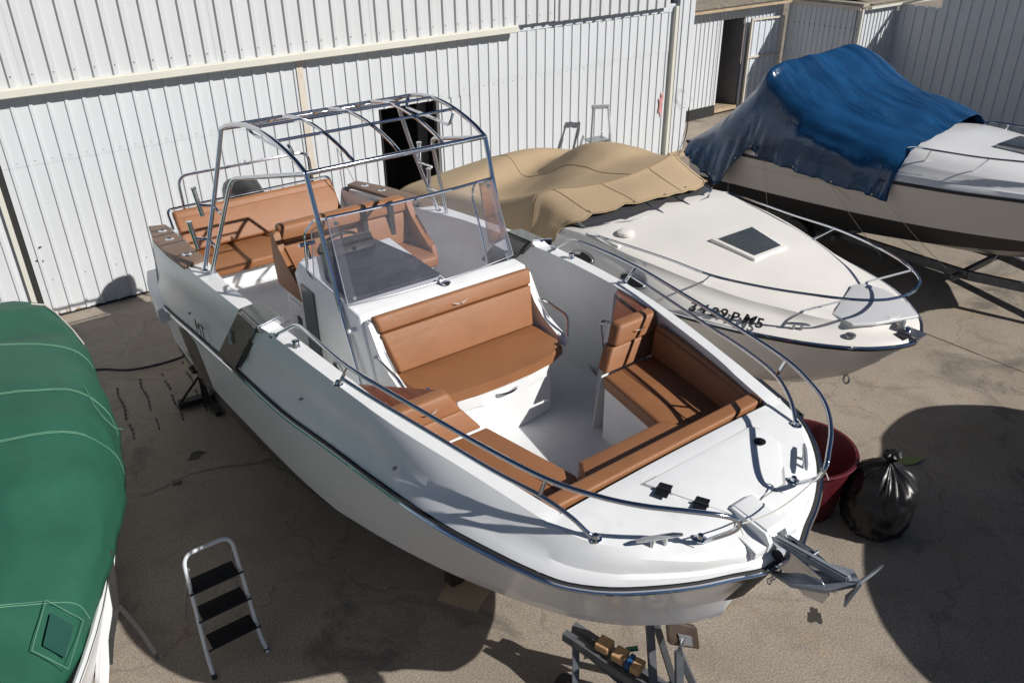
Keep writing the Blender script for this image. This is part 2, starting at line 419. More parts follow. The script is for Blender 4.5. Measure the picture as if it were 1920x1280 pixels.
for (x0, y0, x1, y1) in ((13.4, 6.0, 13.4, 13.3), (4.6, 10.1, 18.0, 10.1), (12.9, 11.95, 18.2, 12.0), (9.6, -3, 9.6, 10.1)):
    n = 30
    for i in range(n):
        if random.random() < .12: continue
        a = Vector((x0, y0, .004)).lerp(Vector((x1, y1, .004)), i / n); b = Vector((x0, y0, .004)).lerp(Vector((x1, y1, .004)), (i + 1) / n)
        d = (b - a).normalized(); e = Vector((-d.y, d.x, 0)) * random.uniform(.004, .010)
        bm.faces.new([bm.verts.new(q) for q in (a - e, b - e, b + e, a + e)])
obj('slab_joints', bm, damp, kind='structure')
# small litter: chips and leaf bits nobody could count
bm = B()
for k in range(420):
    if k % 2: x, y = random.uniform(.7, 2.4), random.uniform(4.6, 9.6)
    else: x, y = random.uniform(.3, 13), random.uniform(1.2, 11)
    s = random.uniform(.004, .013); a = random.random() * 6
    vs = [bm.verts.new((x + s * math.cos(a + q) * (1 + random.random()), y + s * math.sin(a + q), .004 + .004 * random.random())) for q in (0, 1.6, 3.1, 4.7)]
    bm.faces.new(vs)
o = obj('litter', bm, silt, kind='stuff'); o['label'] = 'small pale chips and grit scattered over the concrete'; o['category'] = 'litter'

# ------------------------------------------------------------------ warehouse
def rib_mesh(name, width, height, pitch, depth, flat_ratio, m, mini=0):
    """corrugated sheet: x along width, z up, ribs towards -y"""
    bm = B(); xs = []
    n = round(width / pitch); top = pitch * (1 - flat_ratio)
    xs.append((0, 0))
    for i in range(n):
        c = (i + .5) * pitch
        if mini:
            for q in (-.30, .30):
                qx = c + q * pitch - (.5 * pitch if q > 0 else -.5 * pitch) * 0
        xs += [(c - top / 2 - depth * .45, 0), (c - top / 2, -depth), (c + top / 2, -depth), (c + top / 2 + depth * .45, 0)]
    xs.append((width, 0))
    a = [bm.verts.new((x, y, 0)) for x, y in xs]; b = [bm.verts.new((x, y, height)) for x, y in xs]
    for i in range(len(xs) - 1): bm.faces.new((a[i], a[i + 1], b[i + 1], b[i]))
    # folded lower lip gives the sheet its thickness
    c = [bm.verts.new((x, y + .004, 0)) for x, y in xs]
    for i in range(len(xs) - 1): bm.faces.new((c[i], c[i + 1], a[i + 1], a[i]))
    me = bpy.data.meshes.new(name); bm.to_mesh(me); bm.free(); me.materials.append(m); return me
def put(me, name, parent, loc, rz=0, sc=None):
    o = bpy.data.objects.new(name, me); C.objects.link(o); o.parent = parent
    o.location = Vector(loc) - wloc(parent); o.rotation_euler = (0, 0, rz)
    if sc: o.scale = sc
    return o
WY = 11.6
wh = thing('warehouse', 'large white corrugated metal warehouse with sliding doors along the back of the yard', 'warehouse', (6, WY, 0))
# upper cladding: hangs in front of the doors
up = rib_mesh('upper_sheet', .232 * 5, 3.6, .232, .032, .76, wallu)
x = -3.28 - .232 * 5 * 3; k = 0
while x + .01 < 8.66:
    wd = .232 * 5
    put(up, 'cladding_sheet', wh, (x, WY - .10 - (k % 2) * .003, 2.975)); x += wd; k += 1
x0r = x
up2 = rib_mesh('upper_sheet_right', .232 * 4, 3.6, .232, .032, .76, wallu)
for i in range(5):
    if x0r + i * .928 + .9 > 13.0: break
    put(up2, 'cladding_sheet', wh, (x0r + i * .928, WY - .12 - (i % 2) * .003, 2.965))
xe = x0r + 4 * .928
# flashing with sloped face, door track behind
bm = B(); xprof(bm, [(WY - .04, 2.985), (WY - .15, 2.985), (WY - .185, 2.965), (WY - .185, 2.885), (WY - .175, 2.875), (WY - .04, 2.93)], -8, 8.66)
obj('flashing', bm, cream, wh)
bm = B(); box(bm, -8, 12.55, WY - .02, WY + .12, 2.86, 3.0); obj('door_track', bm, wallg, wh)
# screw heads along the foot of the upper cladding and the seams
bm = B()
for i in range(84):
    xx = -3.2 + i * .232 * .5 * 1.0
for i in range(60):
    xx = -3.28 + .232 * (i + .5)
    if xx > 12.4: break
    for q in (3.11,): box(bm, xx - .006, xx + .006, WY - .143, WY - .13, q - .006, q + .006)
for i in range(70):
    xx = -3.0 + .2 * (i + .5)
    if xx > 12.3 or .75 < xx < 1.0: continue
    box(bm, xx - .045, xx - .035, WY - .008, WY, 2.075, 2.085)
    if i % 2 == 0: box(bm, xx - .045, xx - .035, WY - .008, WY, .52, .53)
obj('screw_heads', bm, steeld, wh, kind='stuff')
# sliding doors: panels of 1 m sheets, lower and upper row overlapped at 2.0-2.1 m
lo = rib_mesh('door_sheet_low', 1.0, 2.03, .2, .019, .82, wallw)
hi = rib_mesh('door_sheet_high', 1.0, .95, .2, .019, .82, wallw)
lo6 = rib_mesh('door_sheet_low_short', .8, 2.03, .2, .019, .82, wallw)
def doorrow(xa, n, skip=(), y=WY, zs=2.03):
    for i in range(n):
        if i not in skip: put(lo, 'cladding_sheet', wh, (xa + i, y, .03))
        put(hi, 'cladding_sheet', wh, (xa + i, y - .004, zs))
doorrow(-7.26, 8, y=WY)                 # left door
doorrow(.88, 4, y=WY)                   # second door, left of the rusty post
doorrow(4.88, 1, y=WY, zs=2.03)
for xx, zz in ((5.88, 2.03),): pass
# third door with the black personnel opening at x 6.17-7.12, z<1.97
for i, xa in enumerate((5.88, 6.88, 7.88, 8.88, 9.88, 10.88, 11.46)):
    zz = 2.13 if xa > 7 else 2.03
    if xa == 5.88:
        sh = rib_mesh('door_sheet_narrow', .2, 2.03, .2, .019, .82, wallw); put(sh, 'cladding_sheet', wh, (5.88, WY, .03))
    elif xa == 6.88:
        sh = rib_mesh('door_sheet_mid', .75, 2.03, .1875, .019, .82, wallw); put(sh, 'cladding_sheet', wh, (7.13, WY, .03))
    elif xa == 7.88: 
        sh = rib_mesh('door_sheet_part', 1.0, 2.13, .2, .019, .82, wallw); put(sh, 'cladding_sheet', wh, (7.88, WY, .03))
    elif xa == 11.46:
        sh = rib_mesh('door_sheet_end', .6, 2.13, .2, .019, .82, wallw); put(sh, 'cladding_sheet', wh, (11.88, WY, .03)); 
        sh2 = rib_mesh('door_sheet_end_high', .6, .82, .2, .019, .82, wallw); put(sh2, 'cladding_sheet', wh, (11.88, WY - .004, 2.13)); continue
    else: put(lo, 'cladding_sheet', wh, (xa, WY, .03), sc=(1, 1, 2.1 / 2.03))
    put(hi, 'cladding_sheet', wh, (xa, WY - .004, zz if xa > 7 else 1.98), sc=(1, 1, (2.98 - (zz if xa > 7 else 1.98)) / .95))
bm = B()
for (x, z, a, b_) in ((.99, .98, .04, .012), (1.03, .99, .02, .01), (.96, .82, .035, .014), (1.0, .80, .02, .02)):
    n0 = len(bm.verts); vs = [bm.verts.new((x + a * math.cos(q * .8) * (1 + .4 * math.sin(q * 3)), WY - .006, z + b_ * math.sin(q * .8))) for q in range(8)]; bm.faces.new(vs)
obj('scuff_marks', bm, stain, wh, kind='stuff')
bm = B()
for k in range(70):
    x = random.uniform(-2, 12.3); h = random.uniform(.02, .14); w_ = random.uniform(.01, .05)
    vs = [bm.verts.new((x + w_ * a, WY - .0035, .03 + h * b_)) for a, b_ in ((-1, 0), (1, 0), (.7, .5), (.25, 1), (-.2, .8), (-.8, .4))]; bm.faces.new(vs)
obj('rust_stains', bm, mat('rust_stain', (.42, .32, .22), .7, var=.3, vscale=30), wh, kind='stuff')
# gap between left doors: dark recess with door edge
bm = B(); box(bm, .74, .80, WY - .055, WY - .005, .03, 2.95); obj('door_edge', bm, cream, wh)
bm = B(); box(bm, .80, .88, WY + .01, WY + .03, .0, 2.95); obj('door_gap', bm, dark, wh)
bm = B(); box(bm, 4.80, 4.90, WY - .04, WY - .028, .05, 2.94); obj('rusty_post', bm, rust, wh, label='cream steel post streaked with rust')
bm = B(); box(bm, -8, 12.5, WY - .012, WY + .05, 0, .028); obj('door_sill', bm, dark, wh)
# opening

bm = B()
box(bm, 6.06, 6.10, WY + .0, WY + 1.4, 0, 2.0); box(bm, 6.1, 7.12, WY + 1.36, WY + 1.4, 0, 2.0); box(bm, 7.12, 7.16, WY + .0, WY + 1.4, 0, 2.0); box(bm, 6.06, 7.16, WY, WY + 1.4, 2.0, 2.04)
obj('doorway_interior', bm, dark, wh)
bm = B(); box(bm, 6.92, 7.09, WY + .30, WY + .34, .05, 1.93); obj('inner_door', bm, darkw, wh)
bm = B(); box(bm, 7.09, 7.13, WY - .03, WY + .06, .03, 1.99); obj('door_frame', bm, darkw, wh)
# jamb and corner column
bm = B(); box(bm, 12.48, 12.56, WY - .09, WY + .05, 0, 2.96); obj('door_jamb', bm, cream, wh)
bm = B(); box(bm, 12.40, 12.475, WY + .012, WY + .05, 0.0, 2.94); obj('door_gap', bm, dark, wh)
cs = rib_mesh('corner_sheet', .4, 6.5, .2, .02, .8, wallw); put(cs, 'cladding_sheet', wh, (12.56, WY - .10, .06))
bm = B(); box(bm, 12.56, 12.96, WY - .078, WY + .1, 0.02, 6.5); box(bm, 12.96, 13.0, WY - .09, WY + 2.0, 0.02, 6.5); obj('corner_column', bm, wallw, wh)
bm = B(); box(bm, 12.56, 13.02, WY - .13, WY + .02, 0, .14); obj('column_foot', bm, ply, wh)
# red spray, wire scribble and cable at the corner
bm = B(); blob(bm, 0, 0, .05, .2, 0, z=0, seed=4, rough=.5)
bmesh.ops.rotate(bm, verts=bm.verts, cent=(0, 0, 0), matrix=Matrix.Rotation(PI / 2, 3, 'X')); bmesh.ops.translate(bm, verts=bm.verts, vec=(12.31, WY - .03, 1.15)); obj('spray_mark', bm, redm, wh)
bm = B()
for k in range(4):
    P = [(12.72 + .13 * math.cos(a) * (1 + .2 * k) + .05 * k, WY - .135, 1.32 + .1 * math.sin(a) * (1 + .15 * k) - .05 * k) for a in [q * .5 + k for q in range(8)]]
    tube(bm, P, .003, 4)
obj('wire_loops', bm, alu, wh)
bm = B(); tube(bm, catmull([(13.02, WY - .12, 1.0), (13.04, WY - .13, .75), (13.0, WY - .14, .45), (12.85, WY - .16, .2), (12.75, WY - .2, .02)]), .008, 5); tube(bm, catmull([(13.03, WY - .11, .95), (13.02, WY - .12, .5), (12.9, WY - .15, .1)]), .006, 5); obj('hanging_cable', bm, rubber, wh)
bm = B(); tube(bm, [(12.3, WY - .22, .06), (12.6, WY - .25, .05)], .05, 10); obj('drain_pipe_end', bm, steeld, wh)
# body behind so no light passes
bm = B(); box(bm, -8, 12.9, WY + 1.5, WY + 1.6, 0, 6.4); box(bm, -8, 12.96, WY + .06, WY + 1.6, 6.3, 6.4); obj('back_shell', bm, darkw, wh)

# ------------------------------------------------------------------ sheds at the back right
YA = 13.38
shA = thing('shed', 'white corrugated lean-to shed with a dark open doorway behind the warehouse corner', 'shed', (15.5, YA, 0))
sa = rib_mesh('shed_sheet', .98, 2.28, .14, .02, .8, wallw)
for x in (13.05, 14.03, 15.01): put(sa, 'cladding_sheet', shA, (x, YA, .26))
sap = rib_mesh('shed_sheet_part', .14, 2.28, .14, .02, .8, wallw); put(sap, 'cladding_sheet', shA, (15.98, YA, .26))
sb = rib_mesh('shed_sheet_top', .84, .34, .14, .02, .8, wallw); put(sb, 'cladding_sheet', shA, (16.12, YA, 2.2))
sc_ = rib_mesh('shed_sheet_end', 1.4, 2.5, .14, .02, .8, wallg); put(sc_, 'cladding_sheet', shA, (16.95, YA + .02, .05))
bm = B(); box(bm, 16.12, 16.95, YA + .9, YA + .94, 0, 2.3); box(bm, 16.9, 16.94, YA + .04, YA + .9, 0, 2.3); box(bm, 13.0, 16.12, YA + .05, YA + .1, .0, .3); obj('doorway_interior', bm, darkw, shA)
bm = B(); box(bm, 16.10, 16.96, YA - .02, YA + .9, .06, .14); obj('door_step', bm, ply, shA)
bm = B(); box(bm, 13.0, 16.1, YA - .01, YA + .04, .0, .25); obj('plinth_gap', bm, dark, shA)
rs = rib_mesh('roof_sheet', 1.06, 2.2, .0757, .018, .5, rooft)
for i in range(6):
    o = bpy.data.objects.new('roof_sheet', rs); C.objects.link(o); o.parent = shA
    o.location = Vector((13.0 + i * 1.06, YA - .32, 2.52 + .002 * i)) - wloc(shA); o.rotation_euler = (rad(-82), 0, 0)
bm = B(); box(bm, 13.0, 18.3, YA - .30, YA - .24, 2.44, 2.50); obj('eave_batten', bm, ply, shA)
# open door leaf
dl = thing('open_door', 'weathered steel framed corrugated door standing open beside the dark doorway', 'door', (17.0, YA - .1, .05))
bm = B()
for a, b in (((17.0, YA - .12, .1), (17.0, YA - .12, 2.15)), ((18.15, YA - .16, .1), (18.15, YA - .16, 2.13)), ((17.0, YA - .12, 2.14), (18.15, YA - .16, 2.12)), ((17.0, YA - .12, 1.28), (18.15, YA - .16, 1.25))): beam(bm, a, b, .05, .04)
obj('frame', bm, rust, dl)
dsh = rib_mesh('door_skin', 1.1, 2.0, .22, .02, .8, wallg); put(dsh, 'panel', dl, (17.02, YA - .10, .1))
X1 = 18.32; YC = 11.25; X2 = 19.77
shB = thing('store', 'shaded grey corrugated store wall facing left with a row of small bolt holes', 'shed', (X1, 12.2, 0))
sB = rib_mesh('store_sheet', .98, 2.45, .14, .02, .8, wallg)
for i in range(2): put(sB, 'cladding_sheet', shB, (X1, YA - .15 - i * .98, .03), rz=-PI / 2)
sB2 = rib_mesh('store_sheet_narrow', .14, 2.45, .14, .02, .8, wallg); put(sB2, 'cladding_sheet', shB, (X1, YC + .14, .03), rz=-PI / 2)
bm = B()
for i in range(13):
    yy = 13.0 - i * .14; lathe(bm, [(.012, 0), (.012, .012)], (X1 - .03, yy, 2.0), 'X', 6)
obj('bolt_heads', bm, dark, shB, kind='stuff')
bm = B(); box(bm, X1 - .05, X1 + 1.6, YC - .03, YA + .2, 2.50, 2.56); obj('roof', bm, rooft, shB)
bm = B(); box(bm, X1 - .08, X1 - .04, YC + .02, YA, 2.42, 2.5); obj('roof_trim', bm, rust, shB)
sC = rib_mesh('bright_sheet', 1.4, 2.4, .14, .022, .75, wallw); put(sC, 'cladding_sheet', shB, (X1 + .02, YC, .03))
bm = B(); box(bm, X1 - .04, X1 + .02, YC - .03, YC + .03, 0, 2.42); obj('corner_trim', bm, cream, shB)
shD = thing('large_shed', 'long grey shaded corrugated shed wall on the right behind the blue covered boat', 'shed', (X2, 8, 0))
sDl = rib_mesh('large_shed_sheet', 1.0, 1.98, .25, .03, .72, wallg); sDh = rib_mesh('large_shed_sheet_top', 1.0, 2.2, .25, .03, .72, wallg)
for i in range(12):
    y = YC - .04 - i * 1.0
    put(sDl, 'cladding_sheet', shD, (X2, y, .03), rz=-PI / 2)
    put(sDh, 'cladding_sheet', shD, (X2 - .005, y, 1.98), rz=-PI / 2, sc=(1, 1, (.47 + .3 * (i + .0)) / 2.2 if i < 6 else 1))
bm = B(); box(bm, X2 - .07, X2 + .02, YC - .04, YC + .0, .0, 2.3); box(bm, X2 - .30, X2, YC + .005, YC + .015, 0, 2.35); obj('corner_post', bm, wallg, shD)
bm = B(); beam(bm, (X2 - .04, YC, 2.42), (X2 - .04, YC - 6.0, 4.15), .12, .05); obj('verge_flashing', bm, cream, shD)
sR = rib_mesh('brown_roof_sheet', .9, 3.0, .075, .02, .5, rooft)
for i in range(6):
    o = bpy.data.objects.new('roof_sheet', sR); C.objects.link(o); o.parent = shD
    o.location = Vector((X1 + .2 + i * .9, YC - .12, 2.52 + .002 * i)) - wloc(shD); o.rotation_euler = (rad(-80), 0, 0)
bm = B(); beam(bm, (X1 + .1, YC - .13, 2.47), (X1 + 3, YC - .13, 2.47), .05, .05); obj('eave_angle', bm, cream, shD)

# ------------------------------------------------------------------ main boat
XC = 2.95
MB = thing('motorboat', 'open white motorboat with tan seats and steel arch frame standing mid yard', 'boat', (XC, 5.3, .1))
# curves: (halfbeam, y, z)
RUB = [(0, 1.70, 1.99), (.14, 1.718, 1.985), (.30, 1.79, 1.98), (.47, 1.86, 1.98), (.65, 1.96, 1.98), (.83, 2.09, 1.975), (.98, 2.24, 1.98), (1.07, 2.38, 2.0), (1.16, 2.6, 2.015), (1.26, 3.0, 2.0), (1.31, 3.6, 1.93), (1.325, 4.2, 1.835), (1.33, 5.0, 1.68), (1.32, 6.0, 1.56), (1.29, 7.2, 1.37), (1.25, 8.2, 1.18), (1.21, 8.85, 1.07)]
GUN = [(0, 1.76, 2.10), (.13, 1.775, 2.105), (.28, 1.81, 2.11), (.43, 1.87, 2.12), (.59, 1.98, 2.14), (.74, 2.11, 2.155), (.86, 2.27, 2.17), (.925, 2.42, 2.185), (.98, 2.65, 2.205), (1.065, 3.05, 2.235), (1.175, 3.6, 2.26), (1.245, 4.2, 2.28), (1.295, 5.0, 2.265), (1.31, 6.0, 2.20), (1.30, 7.1, 2.10), (1.26, 8.0, 2.01), (1.17, 8.62, 1.95)]
CHI = [(0, 2.0, 1.38), (.04, 2.06, 1.31), (.12, 2.2, 1.18), (.22, 2.35, 1.10), (.33, 2.5, 1.045), (.43, 2.65, 1.02), (.52, 2.8, 1.01), (.60, 2.95, 1.005), (.69, 3.15, 1.0), (.82, 3.5, .97), (.93, 4.0, .885), (1.0, 4.5, .79), (1.07, 5.2, .66), (1.11, 6.1, .54), (1.13, 7.2, .46), (1.12, 8.2, .43), (1.10, 8.8, .42)]
KEE = [(2.0, 1.37), (2.06, 1.29), (2.2, 1.14), (2.35, 1.02), (2.5, .94), (2.65, .88), (2.8, .84), (2.95, .80), (3.15, .76), (3.5, .70), (4.0, .62), (4.5, .56), (5.2, .47), (6.1, .38), (7.2, .32), (8.2, .29), (8.8, .28)]
def smoothcurve(Pts, n=3):
    return catmull([Vector(p) for p in Pts], n)
R_ = smoothcurve(RUB); G_ = smoothcurve(GUN); H_ = smoothcurve(CHI); K_ = smoothcurve([(0, y, z) for y, z in KEE])
NS = len(R_)
def lerp(a, b, t): return a + (b - a) * t
def side(s, p): return Vector((XC + s * p.x, p.y, p.z))
# hull: keel -> chine -> topside -> rub
bm = B(); rings = []
for i in range(NS):
    k, c, r = K_[i], H_[i], R_[i]
    half = [k, lerp(k, c, .5) + Vector((0, 0, -.02)), c, c + Vector((.035 * min(1, c.x / .7), -.0, .015)) if c.x > .02 else c + Vector((0, 0, .001))]
    c2 = half[-1]
    f = max(0, 1 - i / (NS * .45))
    for t in (.2, .45, .7, .88):
        p = lerp(c2, r, t); p.x -= .07 * f * math.sin(t * PI) * min(1, r.x / .6); p.y += .03 * f * math.sin(t * PI)
        half.append(p)
    half.append(r)
    rings.append([side(-1, p) for p in half[::-1]] + [side(1, p) for p in half[1:]])
loft(bm, rings)
bmesh.ops.remove_doubles(bm, verts=bm.verts, dist=.004)
bm.faces.ensure_lookup_table()
# transom
bnd = [side(-1, R_[-1]), side(-1, H_[-1]), side(-1, K_[-1]), side(1, H_[-1]), side(1, R_[-1])]
bm.faces.new([bm.verts.new(p) for p in bnd])
def boot(y): return interp(y, [(2.9, .30), (3.6, .46), (4.4, .70), (5.4, .74), (8.5, .56), (9, .54)])
def hullmat():
    m = mat('hull_white_and_black_bottom', (.82, .85, .88), .25, coat=.3)
    t = m.node_tree; b = t.nodes['Principled BSDF']; L = t.links.new
    g = t.nodes.new('ShaderNodeNewGeometry'); s = t.nodes.new('ShaderNodeSeparateXYZ'); L(g.outputs['Position'], s.inputs[0])
    fc = t.nodes.new('ShaderNodeFloatCurve'); cv = fc.mapping.curves[0]
    pts = [(2.9, .30), (3.6, .46), (4.4, .70), (5.4, .74), (8.5, .56), (9, .54)]
    cv.points[0].location = (.29, .30); cv.points[1].location = (.9, .54)
    for y, z in pts[1:-1]: cv.points.new(y / 10, z)
    fc.mapping.update()
    d = t.nodes.new('ShaderNodeMath'); d.operation = 'DIVIDE'; d.inputs[1].default_value = 10; L(s.outputs[1], d.inputs[0]); L(d.outputs[0], fc.inputs[1])
    lt = t.nodes.new('ShaderNodeMath'); lt.operation = 'LESS_THAN'; L(s.outputs[2], lt.inputs[0]); L(fc.outputs[0], lt.inputs[1])
    mx = t.nodes.new('ShaderNodeMix'); mx.data_type = 'RGBA'; L(lt.outputs[0], mx.inputs[0]); mx.inputs[6].default_value = (.82, .85, .88, 1); mx.inputs[7].default_value = (.012, .013, .016, 1)
    L(mx.outputs[2], b.inputs['Base Color']); return m
obj('hull', bm, hullmat(), MB, 35)
# upper topside between rub rail and gunwale, deck edge
bm = B()
def gtop(i):
    g = G_[i]; return Vector((g.x - (.018 if g.x > .3 else 0), g.y + (.018 if g.x < .8 else 0), g.z + .008))
def deckinner(g):
    wdt = .10 if g.y > 3.0 else .12
    return Vector((g.x - wdt, g.y, g.z + .004))
for s in (-1, 1):
    rings = []
    for i in range(NS):
        r, g = R_[i], G_[i]
        a = r + Vector((-.012, 0, .02)); 
        if i < 3: a = r + Vector((0, .012, .02))
        rows = [a, lerp(a, g, .22) + Vector((.0, -.0, 0)), lerp(a, g, .32) + Vector((-.018 if r.x > .3 else 0, .01 if r.x < .8 else 0, 0)), lerp(a, g, .6) + Vector((-.005, 0, .0)), lerp(a, g, .9) + Vector((.0, 0, -.004)), gtop(i)]
        rings.append([side(s, p) for p in rows])
    loft(bm, rings)
bmesh.ops.remove_doubles(bm, verts=bm.verts, dist=.002)
obj('topside', bm, gel, MB, 30)
# gunwale tops and foredeck
bm = B()
IB = 2.475                                       # aft edge of the foredeck
istart = next(i for i in range(NS) if G_[i].y > IB)
def gtop(i):
    g = G_[i]; return Vector((g.x - (.018 if g.x > .3 else 0), g.y + (.018 if g.x < .8 else 0), g.z + .008))
rings = []
for i in range(0, istart):
    g = gtop(i); row = []
    for t in (-1, -.75, -.5, -.25, 0, .25, .5, .75, 1): row.append(Vector((XC + g.x * t, g.y, g.z + .03 * (1 - t * t) * min(1, g.x / .6))))
    rings.append(row)
g = gtop(istart - 1); row = []
for t in (-1, -.75, -.5, -.25, 0, .25, .5, .75, 1): row.append(Vector((XC + .94 * t, IB, 2.195 + .022 * (1 - t * t))))
rings.append(row)
loft(bm, rings)
for s in (-1, 1):
    rr = []
    p0 = Vector((.94, IB, 2.195)); rr.append([side(s, p0), side(s, p0 - Vector((.10, 0, 0))), side(s, p0 - Vector((.10, 0, .25)))])
    for i in range(istart, NS):
        g = gtop(i)
        if g.y > 8.6: continue
        w_ = interp(g.y, [(2.5, .10), (3.6, .085), (4.5, .105), (6.5, .13), (7.0, .2), (8.6, .2)])
        inn = Vector((g.x - w_, g.y, g.z)); rr.append([side(s, g), side(s, inn), side(s, Vector((inn.x - .0, inn.y, interp(inn.y, [(2.5, 1.95), (3.2, 1.8), (3.75, 1.5), (4.2, 1.38)]))))])
    loft(bm, rr)
bmesh.ops.remove_doubles(bm, verts=bm.verts, dist=.002)
obj('deck', bm, gel, MB, 30)
# aft end of hull sides and transom top
bm = B()
for s in (-1, 1):
    g = G_[-1]; r = R_[-1]
    loft(bm, [[side(s, Vector((g.x, g.y, g.z))), side(s, Vector((r.x - .01, r.y, r.z)))], [side(s, Vector((g.x - .2, g.y - .02, g.z))), side(s, Vector((g.x - .2, r.y + .02, r.z)))]])
    loft(bm, [[side(s, Vector((1.0, 7.9, 1.98))), side(s, Vector((1.0, 7.9, 1.38)))], [side(s, Vector((.97, 8.6, 1.94))), side(s, Vector((.97, 8.8, 1.1)))]])
box(bm, XC - 1.05, XC + 1.05, 8.72, 8.80, 1.05, 1.62)
obj('transom', bm, gel, MB)
# rub rail: black band with steel strip
bm = B()
for s in (-1, 1):
    P = [side(s, p + Vector((.005, -.004 if p.x < .9 else 0, 0))) for p in R_]
    if s == -1: Pa = P
    else: Pb = P
path = Pa[::-1] + Pb[1:]
tube(bm, path, .020, 8); rr_ = obj('rub_rail', bm, rubber, MB, 40)
bm = B(); c = [Vector((XC, 4, p.z)) for p in path]
out = []
for p in path:
    n = Vector((p.x - XC, (p.y - 5.2) * .12 if p.y > 2.6 else (p.y - 3.6), 0)); n.normalize(); out.append(p + n * .016 + Vector((0, 0, .006)))
tube(bm, out, .011, 6); obj('steel_strip', bm, steel, rr_, 40)
# soles
bm = B(); prism(bm, [(XC - 1.13, 4.45), (XC - .85, 3.7), (XC - .45, 2.84), (XC + .45, 2.84), (XC + .85, 3.7), (XC + 1.13, 4.45)][::-1], 1.38, 1.45); box(bm, XC - 1.2, XC + 1.2, 4.45, 8.3, 1.33, 1.385)
obj('sole', bm, gelg, MB)
bm = B(); box(bm, XC - .95, XC + .75, 6.9, 7.7, 1.386, 1.392, .004); obj('floor_hatch', bm, gelg, MB)
bm = B(); lathe(bm, [(.06, 0), (.06, .004)], (XC + .2, 2.98, 1.452), 'Z', 16); obj('floor_drain', bm, steel, MB)
# --- foredeck details
def dz(x, y):
    t = abs(x - XC); return 2.10 + (min(y, 2.6) - 1.76) * .105 / .8 + .03 * (1 - min(1, t / .75) ** 2) + .010
HC = [(XC - .345, 2.37), (XC - .12, 1.96), (XC + .30, 1.965), (XC + .56, 2.19), (XC + .57, 2.30), (XC + .53, 2.375)]
bm = B(); prism(bm, HC[::-1], lambda x, y: dz(x, y) - .02, lambda x, y: dz(x, y) + .012, .006, 2); hl = obj('anchor_locker_lid', bm, gel, MB, 30)
bm = B(); q = [(x - .012 * (1 if x < XC + .1 else -1), y + (.012 if y > 2.2 else -.012)) for x, y in HC]; prism(bm, q[::-1], lambda x, y: dz(x, y) - .02, lambda x, y: dz(x, y) + .0035); obj('lid_groove', bm, mat('grey_sealant', (.42, .42, .42), .7), MB)
for (x, y) in ((XC - .30, 2.27), (XC - .21, 2.09)):
    bm = B(); dd = Vector((.09, -.18, 0)).normalized(); e = Vector((-dd.y, dd.x, 0)); z = dz(x, y) + .016; c = Vector((x, y, z))
    for k in (-1, 1):
        cc = c + e * (.03 * k); slab(bm, [cc - e * .026 - dd * .035, cc + e * .026 - dd * .035, cc + e * .026 + dd * .035, cc - e * .026 + dd * .035], (0, 0, 1), .006, .002)
    tube(bm, [c - dd * .04 + Vector((0, 0, .005)), c + dd * .04 + Vector((0, 0, .005))], .009, 8); obj('hinge', bm, blackp, hl)
bm = B(); lathe(bm, [(.034, 0), (.034, .006), (.022, .009)], (XC + .46, 2.25, dz(XC + .46, 2.25) + .013), 'Z', 18); obj('latch', bm, blackp, hl)
def cleat(parent, c, d, L=.12, m=alu):
    bm = B(); c = Vector(c); d = Vector(d).normalized()
    tube(bm, [c - d * L + Vector((0, 0, .045)), c - d * L * .6 + Vector((0, 0, .05)), c + d * L * .6 + Vector((0, 0, .05)), c + d * L + Vector((0, 0, .045))], [.008, .014, .014, .008], 8)
    for k in (-1, 1): tube(bm, [c + d * (.035 * k), c + d * (.03 * k) + Vector((0, 0, .045))], .012, 8)
    return obj('cleat', bm, m, parent, 40)
cleat(MB, (XC - .565, 2.04, dz(XC - .565, 2.04)), (.9, -.42, 0)); cleat(MB, (XC + .55, 2.01, dz(XC + .55, 2.01)), (.75, .6, 0))
# anchor roller cowl on the stem
bm = B()
CP = [(1.735, 2.07), (1.73, 2.13), (1.76, 2.175), (1.98, 2.20), (2.04, 2.14), (1.9, 2.10), (1.8, 2.06)]
xprof(bm, CP, XC - .105, XC - .075, .006); xprof(bm, CP, XC + .035, XC + .065, .006)
xprof(bm, [(1.74, 2.16), (1.77, 2.185), (1.98, 2.205), (2.05, 2.14), (1.99, 2.14), (1.95, 2.17), (1.76, 2.15)], XC - .085, XC + .045, .005)
xprof(bm, [(1.745, 2.06), (1.74, 2.11), (1.82, 2.13), (1.93, 2.145), (1.95, 2.12), (1.80, 2.05)], XC - .19, XC - .10, .008)
xprof(bm, [(1.745, 2.06), (1.74, 2.11), (1.82, 2.13), (1.95, 2.145), (1.97, 2.12), (1.80, 2.05)], XC + .06, XC + .15, .008)
obj('anchor_cowl', bm, gel, MB, 30)
bm = B()
for s_i in (-1, 1):
    rr_i = []
    for i in range(0, 5):
        r, c = R_[i], H_[i]; tmax = .66 - .03 * i
        rr_i.append([side(s_i, lerp(r, c, t) + Vector((.006, -.008, 0))) for t in (.04, .25, .5, tmax)])
    loft(bm, rr_i)
bmesh.ops.remove_doubles(bm, verts=bm.verts, dist=.013); obj('stem_plate', bm, mat('black_stem_plate', (.010, .010, .011), .5, .0, spec=.15), MB, 40)
bm = B(); tube(bm, [(XC - .07, 1.70, 2.06), (XC + .03, 1.70, 2.06)], .032, 12); obj('bow_roller', bm, blackp, MB, 40)
for x in (XC - .065, XC + .035):
    bm = B()
    slab(bm, [Vector((x, y, z)) for y, z in [(1.74, 2.12), (1.60, 2.125), (1.46, 2.10), (1.40, 2.03), (1.42, 1.96), (1.52, 1.93), (1.62, 1.97), (1.74, 2.04)]], (1, 0, 0), .008, .001); obj('roller_cheek', bm, steel, MB, 30)
